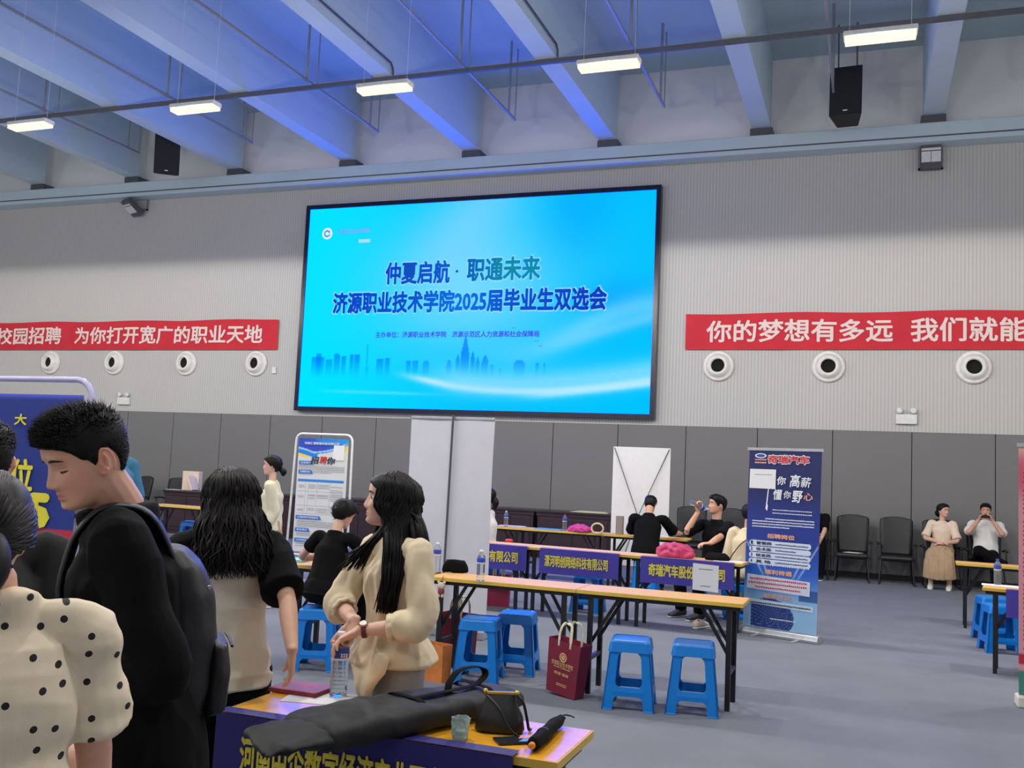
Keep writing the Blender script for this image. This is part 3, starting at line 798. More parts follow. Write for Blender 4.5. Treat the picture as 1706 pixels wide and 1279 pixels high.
M_prw = mat('white_print', (232, 234, 242), .5, var=0); M_prr = mat('red_print', (206, 44, 48), .5, var=0); M_prp = mat('peach_print', (232, 170, 140), .5, var=0); M_prk = mat('black_print', (40, 46, 70), .5, var=0)
def rl(s, u0, u1, v0, v1, m, bold=.01, d=0.004, name='lettering', **k):
    letter(name, s, Ob+R*(u0*PWD)+lean*(v0*PHT)+N*d, R, lean, (u1-u0)*PWD, (v1-v0)*PHT, m, rb, bold=bold, **k)
rl('奇瑞汽车', .262, .848, .915, .972, M_prw, .07, .004, 'lettering_outline')
rl('奇瑞汽车', .27, .84, .92, .967, M_prr, .035, .006)
bm = new()
def badge(bm, u, v, ru, rv, d):
    n = 28; c0 = Ob+R*(u*PWD)+lean*(v*PHT)+N*d
    bm.faces.new([bm.verts.new(c0+R*(ru*PWD*math.cos(2*PI*k/n))+lean*(rv*PHT*math.sin(2*PI*k/n))) for k in range(n)])
badge(bm, .165, .962, .082, .014, .004); obj('emblem', bm, M_prw, rb)
bm = new(); badge(bm, .165, .9625, .062, .009, .006); obj('emblem_centre', bm, mat('emblem_blue', (60, 70, 150), .5, var=0), rb)
rnd = random.Random(3)
for y in (.935, .918): text_line(rb, M_prp, Ob, R, lean, N, .085*PWD, .245*PWD, y*PHT, .015, rnd, .02, .03, .004)
rl('高', .58, .715, .79, .862, M_prw, .02, slant=.1); rl('你', .40, .525, .80, .848, M_prw, .02, slant=.1); rl('薪', .73, .865, .792, .848, M_prw, .012, slant=.1)
rl('懂', .355, .475, .715, .775, M_prw, .02, slant=.1); rl('你', .50, .60, .725, .768, M_prw, .012, slant=.1); rl('野', .62, .755, .705, .772, M_prw, .025, slant=.1); rl('心', .775, .90, .72, .762, M_prp, .02, slant=.1)
bm = new(); poly_prism(bm, [(.26*PWD, .66*PHT), (.285*PWD, .65*PHT), (.292*PWD, .68*PHT), (.282*PWD, .69*PHT), (.30*PWD, .79*PHT), (.288*PWD, .79*PHT), (.266*PWD, .69*PHT)], Ob+N*.003, R, lean, N, .001); obj('brush_stroke', bm, M_prw, rb)
bm = new(); poly_prism(bm, [(.02*PWD, .775*PHT), (.39*PWD, .775*PHT), (.39*PWD, .885*PHT), (.02*PWD, .885*PHT)], Ob+N*.005, R, lean, N, .002); pp = obj('taped_sheet', bm, M_paper, rb); pp['label'] = 'white paper taped over the upper left of the banner'
bm = new(); bars(bm, Ob, R, lean, N*2.9, .09*PWD, .33*PWD, .852*PHT, .007, rnd, .01, .02); obj('sheet_print', bm, M_ink, pp)
for y in (.655, .637): text_line(rb, M_prw, Ob, R, lean, N, .36*PWD, .90*PWD, y*PHT, .011, rnd, .008, .014, .006)
for k, y in enumerate((.602, .587, .572, .557)): text_line(rb, M_prw, Ob, R, lean, N, (.08 if k else .26)*PWD, (.93 if k < 3 else .6)*PWD, y*PHT, .013, rnd, .008, .014, .004)
text_line(rb, M_prw, Ob, R, lean, N, .19*PWD, .88*PWD, .345*PHT, .014, rnd, .012, .02, .008)
text_line(rb, M_prw, Ob, R, lean, N, .38*PWD, .72*PWD, .052*PHT, .012, rnd, .01, .016, .005)
rl('招聘岗位', .30, .68, .497, .524, M_prp, .04); rl('福利待遇', .28, .66, .297, .324, M_prp, .04); rl('联系方式', .28, .66, .165, .19, M_prp, .04)
def pill(v0, v1, name):
    bm = new(); r = (v1-v0)*PHT/2; c0 = (v0+v1)/2*PHT; pts = []
    for k in range(9):
        a = -PI/2+PI*k/8; pts.append((.90*PWD-r+r*math.cos(a), c0+r*math.sin(a)))
    for k in range(9):
        a = PI/2+PI*k/8; pts.append((.05*PWD+r+r*math.cos(a), c0+r*math.sin(a)))
    poly_prism(bm, pts, Ob+N*.0035, R, lean, N, .001); return obj(name, bm, mat('pale_blue_print', (205, 216, 236), .5, var=0), rb)
for k, (v0, v1, hd) in enumerate(((.452, .482, '营销岗'), (.418, .447, '技术类'), (.384, .413, '研发类'), (.350, .379, '其 他'))):
    pl_ = pill(v0, v1, 'list_row')
    rl(str(k+1), .072, .10, v0+.006, v1-.004, M_prk, .02, .007)
    rl(hd, .15, .36, v0+.006, v1-.005, M_prk, .02, .007)
    bm = new(); bars(bm, Ob, R, lean, N*2.3, .42*PWD, (.86 if k != 1 else .7)*PWD, (v0+.010)*PHT, .014, rnd, .010, .015, .005); obj('row_print', bm, M_prk, pl_)
bm = new(); poly_prism(bm, [(.04*PWD, .21*PHT), (.90*PWD, .20*PHT), (.90*PWD, .278*PHT), (.04*PWD, .29*PHT)], Ob+N*.0035, R, lean, N, .001); pn = obj('text_panel', bm, mat('pale_panel', (206, 214, 232), .5, var=0), rb)
for y, a, b in ((.262, .08, .86), (.240, .06, .86), (.217, .16, .78)): text_line(pn, M_prr, Ob, R, lean, N*2.3, a*PWD, b*PWD, y*PHT, .018, rnd, .014, .019, .006)
bm = new(); poly_prism(bm, [(.02*PWD, .128*PHT), (.95*PWD, .118*PHT), (.95*PWD, .146*PHT), (.02*PWD, .156*PHT)], Ob+N*.0035, R, lean, N, .001); pn = obj('contact_strip', bm, mat('pale_strip', (200, 218, 236), .5, var=0), rb)
bm = new(); bars(bm, Ob, R, lean, N*2.3, .06*PWD, .92*PWD, .129*PHT, .018, rnd, .012, .016, .005); obj('strip_print', bm, M_prk, pn)

# ------------------------------------------------------------------ framed recruitment poster at left of centre
ps = thing('poster_stand', 'recruitment poster with blue header in a white tube frame', 'poster', (at(528, 930, 11.5).x, 11.5, 0))
tw = (at(577, 730, 11.5)-at(484, 730, 11.5)).x/2; th_ = at(530, 723, 11.5).z
bm = new(); r_ = .09
pth = [(-tw-.06, 0, .03), (-tw, 0, th_-r_)]+[(-tw+r_-r_*math.cos(a), 0, th_-r_+r_*math.sin(a)) for a in (.4, .8, 1.2)]+[(-tw+r_, 0, th_), (tw-r_, 0, th_)]+[(tw-r_+r_*math.sin(a), 0, th_-r_+r_*math.cos(a)) for a in (.4, .8, 1.2)]+[(tw, 0, th_-r_), (tw+.02, 0, .03)]
tube(bm, pth, .016, seg=10); obj('tube_frame', bm, M_white, ps, smooth=True)
bm = new(); tube(bm, [(-tw-.04, 0, .32), (tw+.015, 0, .32)], .013, seg=10); obj('lower_bar', bm, M_white, ps)
for s in (-1, 1):
    bm = new(); tube(bm, [(s*(tw+.03), -.25, .02), (s*(tw+.03), .25, .02)], .016, seg=8); obj('foot', bm, M_white, ps)
pw, ph, pz = 2*tw-.1, th_-.42, .36
def poster_col(u, v):
    A_ = np.array
    c = np.tile(A_([212, 212, 212.]), (len(u), 1))
    c = mixc(c, A_([232, 226, 170.]), (v < .93-.0*u)*(v > .80)*sm(.3, 1., u)*.25)
    cv = .865+.09*np.clip((u-.28)/.72, -1, 1)*np.abs(np.clip((u-.28)/.72, -1, 1))+.05*np.clip((.3-u)/.3, 0, 1)
    c = mixc(c, A_([232, 206, 90.]), (v > cv-.062+.02*u)*(v < cv)*((u < .22)+(u > .9) > 0)*.9)
    c = mixc(c, A_([28, 128, 214.]), (v > cv-.03*(u < .4)-.004)*1.)
    c = mixc(c, A_([190, 210, 236.]), (v > cv+.004)*(v < cv+.022)*.8)
    c = mixc(c, A_([44, 74, 188.]), (v > cv+.02)*sm(.95, .5, u))
    c = mixc(c, A_([40, 150, 226.]), (v > .955)*1.*sm(.2, .5, u)*.7)
    c = mixc(c, A_([40, 128, 212.]), (v > .613)*(v < .64)*(u > .03)*(u < .95))
    for b_ in (.53, .45, .405, .335):
        c = mixc(c, A_([176, 180, 186.]), (np.abs(v-b_) < .0022)*(u > .03)*(u < .95))
    for b_ in (.19, .24, .42, .68): c = mixc(c, A_([182, 186, 190.]), (np.abs(u-b_) < .005)*(v > .335)*(v < .613))
    return srgb(c)
Op = V((-pw/2, -.012, pz))
panel('poster_sheet', Op, (1, 0, 0), (0, 0, 1), pw, ph, 90, 170, poster_col, E_pr, ps, th=.002)
def pt(s, u0, u1, v0, v1, m, bold=.01, d=-.016, name='lettering', **k): letter(name, s, Op+V((u0*pw, d+.012, v0*ph)), (1, 0, 0), (0, 0, 1), (u1-u0)*pw, (v1-v0)*ph, m, ps, bold=bold, **k)
pt('河南汇博智能科技有限公司', .12, .82, .945, .968, M_prw, .02)
pt('招', .26, .42, .775, .84, M_prk, .03, slant=.15); pt('聘', .44, .58, .775, .845, M_prr, .02, slant=.15); pt('你', .58, .75, .775, .84, M_prk, .03, slant=.15)
M_lb = mat('label_blue', (48, 118, 206), .5, var=0)
rnd = random.Random(5)
for v, wd, s in ((.765, .26, '企业简介'), (.685, .26, '招聘岗位'), (.285, .48, '汇博招聘学院高薪资'), (.175, .27, '联系我们'), (.085, .27, '公司地址')):
    bm = new(); poly_prism(bm, [(.03*pw, v*ph), ((.03+wd+.04)*pw, v*ph), ((.03+wd)*pw, (v+.034)*ph), (.03*pw, (v+.034)*ph)], Op+V((0, -.0025, 0)), (1, 0, 0), (0, 0, 1), (0, -1, 0), .001); obj('heading_label', bm, M_lb, ps)
    pt(s, .07, .03+wd-.02, v+.008, v+.027, M_prw, .01, -.019)
Nn = V((0, -1, 0))
for k in range(5): text_line(ps, M_ink, Op, (1, 0, 0), (0, 0, 1), Nn, .03*pw, (.95 if k < 4 else .7)*pw, (.75-.0135*k)*ph, .009, rnd, .008, .02, .006)
for c0, c1, rows in ((.05, .17, (.58, .565, .49, .475, .37, .36)), (.26, .40, (.588, .575, .56, .50, .49, .47, .38, .365)), (.44, .66, (.588, .575, .56, .50, .49, .475, .38, .365, .35)), (.70, .94, (.575, .545, .53, .51, .498, .486, .47, .458, .40, .39, .375, .362, .35))):
    for y in rows: text_line(ps, M_ink, Op, (1, 0, 0), (0, 0, 1), Nn, c0*pw, c1*pw, y*ph, .008, rnd, .008, .02, .005)
for y in (.262, .248, .234, .22, .155, .14, .07, .05): text_line(ps, M_ink, Op, (1, 0, 0), (0, 0, 1), Nn, .06*pw, .5*pw if y < .16 else .8*pw, y*ph, .009, rnd, .01, .02, .006)
bm = new(); poly_prism(bm, [(.70*pw, .815*ph), (.93*pw, .815*ph), (.93*pw, .945*ph), (.72*pw, .945*ph)], Op+V((0, -.004, 0)), (1, 0, 0), (0, 0, 1), (0, -1, 0), .002); q = obj('taped_sheet', bm, M_paper, ps); q['label'] = 'white paper taped at the upper right of the poster'

# ------------------------------------------------------------------ tall white banner seen from behind
Yb = 8.62
zt = at(750, 694, Yb).z
wb = thing('rollup_banner', 'tall white roll-up banner seen from behind with a grey pole', 'banner', (at(749, 800, Yb).x, Yb, 0))
hw = (at(818, 697, Yb).x-at(680, 692, Yb).x)/2
M_wsheet = mat('banner_back_white', (214, 214, 222), .7, var=.03, scale=4, bump=.2, bscale=3)
def wbend(u, v): return np.stack([0*u, .012*np.sin(v*7+u*3)*np.sin(u*5), 0*u], 1)
panel('banner_sheet', (-hw, 0, .07), (1, 0, 0), (0, 0, 1), 2*hw, zt-.08, 24, 60, lambda u, v: np.tile(srgb([214, 214, 222]), (len(u), 1)), M_wsheet, wb, th=.002, bend=wbend)
obj('top_rail', bx((-hw, -.014, zt-.025), (hw, .014, zt)), M_alu, wb, bevel=.003)
bm = new(); tube(bm, [(.02, -.035, zt+.01), (0, -.04, .06)], .011, seg=10); obj('support_pole', bm, M_steel, wb)
obj('base_case', bx((-hw-.01, -.08, 0), (hw+.01, .08, .08)), M_alu, wb, bevel=.01)

# ------------------------------------------------------------------ white X stand seen from behind
Yx = 14.5
xb = thing('x_banner', 'small white x-stand banner seen from behind, behind the man leaning on the table', 'banner', (at(1066, 850, Yx).x, Yx, 0))
hw = (at(1113, 746, Yx).x-at(1018, 743, Yx).x)/2; zt = at(1066, 745, Yx).z
panel('banner_sheet', (-hw, 0, zt-1.78), (1, 0, 0), (0, 0, 1), 2*hw, 1.78, 16, 30, lambda u, v: np.tile(srgb([222, 222, 224]), (len(u), 1)), mat('xbanner_white', (222, 222, 224), .7, var=.02), xb, th=.002,
      bend=lambda u, v: np.stack([0*u, .03*(1-(2*u-1)**2)*-1, 0*u], 1))
hub = V((0, -.12, .98))
for s in (-1, 1):
    bm = new(); tube(bm, [hub, (s*(hw-.02), -.01, zt-.02)], .007, seg=8); obj('arm_rod', bm, M_steel, xb)
    bm = new(); tube(bm, [hub, (s*(hw-.02), -.02, zt-1.76)], .007, seg=8); obj('arm_rod', bm, M_steel, xb)
    bm = new(); tube(bm, [hub, (s*.25, -.42, .01)], .009, seg=8); obj('leg', bm, M_steel, xb)
bm = new(); tube(bm, [hub, (0, .35, .01)], .009, seg=8); obj('leg', bm, M_steel, xb)
bm = new(); ell(bm, hub, .035); obj('hub', bm, M_black, xb)

# ------------------------------------------------------------------ big blue promotion stand at the left
Y0 = 5.05
X1 = at(150, 700, Y0).x; zt = at(100, 632, Y0).z
bp = thing('promotion_stand', 'large blue poster with yellow lettering on a lilac tube frame', 'poster', (X1-.6, Y0, 0))
bm = new(); r_ = .13
pth = [(.6, 0, .03), (.6, 0, zt-r_)]+[(.6-r_+r_*math.cos(a), 0, zt-r_+r_*math.sin(a)) for a in (.4, .8, 1.2)]+[(.6-r_, 0, zt), (-.6+r_, 0, zt)]+[(-.6+r_-r_*math.sin(a), 0, zt-r_+r_*math.cos(a)) for a in (.4, .8, 1.2)]+[(-.6, 0, zt-r_), (-.6, 0, .03)]
tube(bm, pth, .02, seg=12); obj('tube_frame', bm, mat('lilac_enamel', (176, 172, 206), .35), bp, smooth=True)
for s in (-1, 1):
    bm = new(); tube(bm, [(s*.6, -.3, .02), (s*.6, .3, .02)], .02, seg=10); obj('foot', bm, mat('lilac_enamel'), bp)
zs0, zs1 = .12, at(60, 657, Y0).z
xr = at(133, 800, Y0).x-(X1-.6)
def promo(u, v):
    A_ = np.array
    c = np.tile(A_([34, 52, 132.]), (len(u), 1))
    c = mixc(c, A_([92, 100, 220.]), sm(.978, 1, v))
    z = zs0+v*(zs1-zs0)
    zr1 = at(110, 883, Y0).z; zr0 = at(110, 918, Y0).z
    c = mixc(c, A_([190, 44, 62.]), (z < zr1)*(z > zr0)*1.)
    c = mixc(c, A_([206, 206, 208.]), (z <= zr0)*1.)
    return srgb(c)
panel('poster_sheet', (-xr, -.026, zs0), (1, 0, 0), (0, 0, 1), 2*xr, zs1-zs0, 20, 160, promo, E_pr, bp, th=.003)
M_py = mat('yellow_letter', (226, 214, 60), .5, var=0)
def pxl(s, x0, x1, ytop, ybot, bold):
    a = at(x0, ybot, Y0); b = at(x1, ytop, Y0)
    letter('lettering', s, (a.x-(X1-.6), -.032, a.z), (1, 0, 0), (0, 0, 1), b.x-a.x, b.z-a.z, M_py, bp, bold=bold)
pxl('5', 47, 92, 822, 880, .06); pxl('2', -28, 18, 822, 880, .06)
pxl('位', 20, 64, 765, 818, .03); pxl('岗', -40, 10, 765, 818, .03)
pxl('大', 30, 52, 690, 708, .03)

# ------------------------------------------------------------------ pink roll-up at the right edge
Yp = 8.35
A = at(1697, 900, Yp)
pk = thing('rollup_banner', 'pink and red roll-up banner cut off at the right edge of the photo', 'banner', (A.x+.42, Yp, 0))
zt = at(1699, 740, Yp).z
def pinkc(u, v):
    A_ = np.array
    c = mixc(np.tile(A_([214, 150, 160.]), (len(u), 1)), A_([206, 96, 118.]), sm(.75, .85, v)*sm(1, .9, v))
    c = mixc(c, A_([226, 180, 150.]), sm(.93, 1, v)); c = mixc(c, A_([190, 40, 60.]), (v < .16)*(v > .12)*1.); c = mixc(c, A_([70, 130, 120.]), (v < .10)*1.)
    return srgb(c)
panel('banner_sheet', (-.42, 0, .08), (1, 0, 0), (0, 0, 1), .84, zt-.08, 10, 120, pinkc, E_pr, pk, th=.002)
obj('base_case', bx((-.44, -.09, 0), (.44, .09, .08)), mat('cream_case', (214, 208, 196), .4), pk, bevel=.012)
rnd = random.Random(9)
for k in range(40):
    if k % 7 == 3: continue
    text_line(pk, M_prr, (-.42, 0, .08), (1, 0, 0), (0, 0, 1), Nn, .03, .8, (zt-.08)*(.88-.018*k), .016, rnd, .02, .05, .008)
obj('top_rail', bx((-.43, -.014, zt-.02), (.43, .014, zt+.01)), M_alu, pk)
bm = new(); tube(bm, [(0, .03, .06), (0, .03, zt)], .011, seg=8); obj('support_pole', bm, M_alu, pk)
# ------------------------------------------------------------------ people: shared anatomy
M_skin = mat('skin', attr=True, rough=0.5, var=0.03, scale=40, sss=0.12, spec=0.35)
M_hair = mat('black_hair', (11, 9, 10), 0.5, var=0.15, scale=60, spec=0.3)
M_hairb = mat('dark_brown_hair', (20, 15, 16), 0.5, var=0.15, scale=60, spec=0.3)
M_eyew = mat('eye_white', (226, 222, 216), 0.2, var=0)
M_iris = mat('dark_iris', (24, 16, 12), 0.15, var=0)
M_brow = mat('eyebrow_black', (30, 24, 24), 0.7, var=0)
M_blackcloth = mat('black_cotton', (10, 10, 12), 0.9, var=0.05, scale=20, bump=0.06, bscale=400, spec=.2)
M_blacktrou = mat('black_trouser_cloth', (11, 11, 12), 0.9, var=0.05, scale=12, bump=0.06, bscale=300, spec=.2)
M_creamc = mat('cream_blouse', (222, 204, 170), 0.75, var=0.03, scale=9, bump=0.05, bscale=300, sheen=0.2)
M_offwhite = mat('offwhite_cotton', (218, 212, 194), 0.8, var=0.03, scale=9, bump=0.06, bscale=300)
M_whitec = mat('white_cotton', (226, 224, 220), 0.8, var=0.03, scale=9, bump=0.06, bscale=300)
M_greyt = mat('grey_trouser_cloth', (158, 150, 144), 0.8, var=0.03, scale=9)
M_shoe = mat('white_sneaker', (225, 222, 214), 0.5, var=0.02)
M_shoeb = mat('black_shoe', (24, 24, 26), 0.5, var=0.02)
M_tealc = mat('teal_shirt', (54, 112, 142), 0.8, var=0.04, scale=9)
M_tan = mat('tan_chiffon', (178, 150, 116), 0.8, var=0.05, scale=9)

def remesh(bm, voxel, smooth=3, name='m'):
    bmesh.ops.recalc_face_normals(bm, faces=bm.faces)
    me = bpy.data.meshes.new(name); bm.to_mesh(me); bm.free()
    o = bpy.data.objects.new(name, me); COL.objects.link(o)
    r = o.modifiers.new('r', 'REMESH'); r.mode = 'VOXEL'; r.voxel_size = voxel; r.adaptivity = 0.0
    if smooth:
        s = o.modifiers.new('s', 'SMOOTH'); s.factor = 0.5; s.iterations = smooth
    dg = bpy.context.evaluated_depsgraph_get()
    m2 = bpy.data.meshes.new_from_object(o.evaluated_get(dg))
    bpy.data.objects.remove(o); bpy.data.meshes.remove(me)
    m2.polygons.foreach_set('use_smooth', [True]*len(m2.polygons))
    return m2
def coords(me):
    c = np.empty(len(me.vertices)*3); me.vertices.foreach_get('co', c); return c.reshape(-1, 3)
def normals(me):
    c = np.empty(len(me.vertices)*3); me.vertices.foreach_get('normal', c); return c.reshape(-1, 3)
def setco(me, c): me.vertices.foreach_set('co', c.ravel()); me.update()
def wrinkle(me, amp, freq=(9, 9, 4), seed=0, mask=None):
    """soft cloth folds"""
    c, n = coords(me), normals(me); d = np.empty(len(c)); f = np.array(freq)
    for i, p in enumerate(c*f+seed*7.3):
        a = noise.noise(V(p)); b = noise.noise(V(p*2.1)+V((5, 1, 3)))
        d[i] = (1-abs(a)*2.6)*0.75+b*0.45
    if mask is not None: d = d*mask(c)
    setco(me, c+n*(d*amp)[:, None])

# head: grid of rings, x forward, y left, z up, origin between the ears
HZ = np.array([-.114, -.108, -.098, -.086, -.074, -.060, -.045, -.030, -.012, .005, .022, .040, .058, .074, .088, .100, .109, .114])
HXF = np.array([.058, .072, .080, .081, .080, .081, .082, .083, .083, .082, .083, .089, .089, .083, .072, .055, .034, .006])
HXB = np.array([-.005, -.012, -.020, -.030, -.042, -.056, -.070, -.083, -.094, -.100, -.104, -.105, -.101, -.092, -.078, -.058, -.034, -.006])
HW = np.array([.022, .034, .043, .050, .055, .059, .062, .065, .068, .070, .072, .073, .072, .068, .060, .046, .028, .005])
def head_pts(th, z, male=True):
    """surface points for arrays th (0 = front, + = left), z"""
    th, z_out = np.asarray(th, float), np.asarray(z, float)
    z = np.where(z_out < -.035, -.035+(z_out+.035)/.84, z_out)      # short lower face
    xf, xb, w_ = np.interp(z, HZ, HXF), np.interp(z, HZ, HXB), np.interp(z, HZ, HW)
    if not male: w_ = w_*np.interp(z, [-.11, -.05, .0], [.86, .95, 1.0])
    xc = (xf+xb)/2*0+np.interp(z, HZ, [.030, .032, .030, .024, .016, .008, .002, -.002, -.006, -.008, -.008, -.008, -.006, -.004, -.002, -.001, 0, 0])
    c, s = np.cos(th), np.sin(th)
    e = 0.86
    cx, sy = np.sign(c)*np.abs(c)**e, np.sign(s)*np.abs(s)**e
    x = xc+np.where(c > 0, xf-xc, xc-xb)*cx; y = w_*sy
    fr = c > 0
    g = lambda v, m, sd: np.exp(-((v-m)/sd)**2)
    # eye sockets, cheeks, nose, lips, chin
    ay = np.abs(y)
    x = x+fr*(-.009*g(ay, .031, .016)*g(z, .010, .013)+.003*g(ay, .036, .016)*g(z, -.022, .016)+.003*g(ay, .028, .02)*g(z, .034, .009))
    nose = np.interp(z, [-.046, -.040, -.033, -.026, -.018, -.005, .008, .02, .03], [0, .006, .017, .0235, .021, .0155, .010, .004, 0])
    nw = np.interp(z, [-.04, -.028, -.01, .02], [.013, .0125, .0085, .008])
    x = x+fr*nose*np.exp(-(y/nw)**2)*(1 if male else .88)
    x = x+fr*(.006*g(ay, .013, .006)*g(z, -.031, .007))
    x = x+fr*np.exp(-(y/.019)**2)*(.0062*g(z, -.0555, .0052)+.0066*g(z, -.0685, .0055)-.003*g(z, -.0615, .0022)-.002*g(z, -.079, .006))
    x = x+fr*.004*g(y, 0, .018)*g(z, -.097, .010)
    return np.stack([x, y, z_out], -1)
def head_grid(bm, M, male, nth=96, zs=None):
    zs = np.linspace(-.1012, .114, 92) if zs is None else zs
    rows = []
    for z in zs:
        th = np.linspace(-PI, PI, nth, endpoint=False)
        P = head_pts(th, np.full(nth, z), male)
        rows.append([bm.verts.new(M @ V(p)) for p in P])
    for A, B in zip(rows, rows[1:]):
        for k in range(nth): bm.faces.new((A[k], A[(k+1) % nth], B[(k+1) % nth], B[k]))
    bm.faces.new(rows[0][::-1]); bm.faces.new(rows[-1])
def ear(bm, M, s, fine=True):
    """outer ear on side s (+1 left)"""
    L = lambda x, y, z: M @ V((x, s*y, z))
    if not fine:
        tube(bm, [L(-.012, .066, -.026), L(-.018, .080, .0), L(-.014, .078, .024)], (.014, .006), side=(M.to_3x3() @ V((1, 0, 0))), seg=8); return
    c = (-.012, .072, .002)
    path = []
    for a in np.linspace(-60, 235, 16):
        r = math.radians(a); path.append(L(c[0]-.003-.0165*math.cos(r)*(1 if math.cos(r) > 0 else .62)*1.0, c[1]+.010-.004*math.sin(r)*.5+.006*math.cos(r), c[2]+.029*math.sin(r)))
    tube(bm, path, [.0042]*15+[.003], seg=8)
    tube(bm, [L(-.004, .068, -.026), L(-.010, .076, -.029), L(-.014, .077, -.020)], [.006, .0075, .006], seg=8)
    tube(bm, [L(-.010, .067, -.022), L(-.012, .069, .0), L(-.012, .068, .024)], (.017, .0055), side=(M.to_3x3() @ V((1, 0, 0))), seg=10)
    tube(bm, [L(-.018, .077, -.012), L(-.020, .079, .004), L(-.014, .078, .018)], .003, seg=6)
    tube(bm, [L(.0, .070, -.006), L(.001, .074, .0), L(.0, .070, .006)], .0035, seg=6)
def hair_cap(bm, M, male, hl, thick, n=72, rows=22, z1=.1135):
    """shell of hair over the scalp: hl(|th|) hairline height, thick(|th|, z) hair depth"""
    R = []
    ths = np.linspace(-PI, PI, n, endpoint=False)
    for j in range(-1, rows+1):
        t = max(j, 0)/rows
        zz = np.array([hl(abs(a))+(z1-hl(abs(a)))*(1-(1-t)**1.25) for a in ths])
        P = head_pts(ths, zz, male)
        ctr = np.array([-.008, 0, .02]); D = P-ctr; D /= np.linalg.norm(D, axis=1)[:, None]
        tk = np.array([thick(abs(a), z) for a, z in zip(ths, zz)])*min(1, .35+t*5)
        if j < 0: tk = -.008+0*tk
        R.append([bm.verts.new(M @ V(p)) for p in P+D*tk[:, None]])
    for A, B in zip(R, R[1:]):
        for k in range(n): bm.faces.new((A[k], A[(k+1) % n], B[(k+1) % n], B[k]))
    bm.faces.new(R[-1])
    inner = [bm.verts.new(M @ (V((-.008, 0, .02))+(V(M.inverted() @ v.co)-V((-.008, 0, .02)))*.8)) for v in R[0]]
    for k in range(n): bm.faces.new((R[0][(k+1) % n], R[0][k], inner[k], inner[(k+1) % n]))
    bm.faces.new(inner[::-1])
def tufts(bm, M, male, hl, thick, count, ln, rnd, grow=(0.6, 0, 0.8), spread=.35, sel=None, r=.0028):
    for _ in range(count):
        a = rnd.uniform(-PI, PI); z = rnd.uniform(hl(abs(a))+.004, .113)
        if sel and rnd.random() > sel(a, z): continue
        p = V(head_pts(np.array([a]), np.array([z]), male)[0]); c = V((-.008, 0, .02))
        nrm = (p-c).normalized(); p = p+nrm*thick(abs(a), z)*.55
        L_ = ln(abs(a), z)*rnd.uniform(.6, 1.2)
        d = (nrm+V(grow)*.7+V((rnd.gauss(0, spread), rnd.gauss(0, spread), rnd.gauss(0, spread)))).normalized()
        d2 = (d+V((rnd.gauss(0, .25), rnd.gauss(0, .25), rnd.gauss(0, .1)-.1))).normalized()
        u = d.orthogonal().normalized(); v_ = d.cross(u)
        a0 = [bm.verts.new(M @ (p+u*(r*math.cos(k*2.094))+v_*(r*math.sin(k*2.094)))) for k in range(3)]
        q = p+d*L_*.6
        a1 = [bm.verts.new(M @ (q+u*(r*.7*math.cos(k*2.094))+v_*(r*.7*math.sin(k*2.094)))) for k in range(3)]
        tip = bm.verts.new(M @ (q+d2*L_*.5))
        for k in range(3):
            bm.faces.new((a0[k], a0[(k+1) % 3], a1[(k+1) % 3], a1[k])); bm.faces.new((a1[k], a1[(k+1) % 3], tip))
def strands(bm, M, male, n, rnd, thr, path, r=.0055, part=0.0, z0=(.03, .1125), end=.0012, lift=.011):
    """long locks: th range list, path(th, rnd) -> list of head-space points below the scalp"""
    for _ in range(n):
        lo, hi = rnd.choice(thr); a = rnd.uniform(lo, hi)
        zt = rnd.uniform(*z0) if rnd.random() < .35 else rnd.uniform(max(z0[0], .085), z0[1])
        pts = []
        c = V((-.008, 0, .02))
        for f in (0, .35, .7, 1):
            z = zt*(1-f)+(-.01)*f
            aa = a
            p = V(head_pts(np.array([aa]), np.array([z]), male)[0]); nrm = (p-c).normalized()
            pts.append(p+nrm*(lift+.014*f+rnd.uniform(-.002, .007))+V((rnd.gauss(0, .006), rnd.gauss(0, .006), 0))*f)
        pts += [V(q) for q in path(a, rnd)]
        k = len(pts); rr = r*rnd.uniform(.6, 1.25)
        rad = [(rr*.7, rr*.5)]+[(rr, rr*.7)]*(k-2)+[(end, end)]
        tube(bm, [M @ p for p in pts], rad, seg=5, sub=3, cap=0)

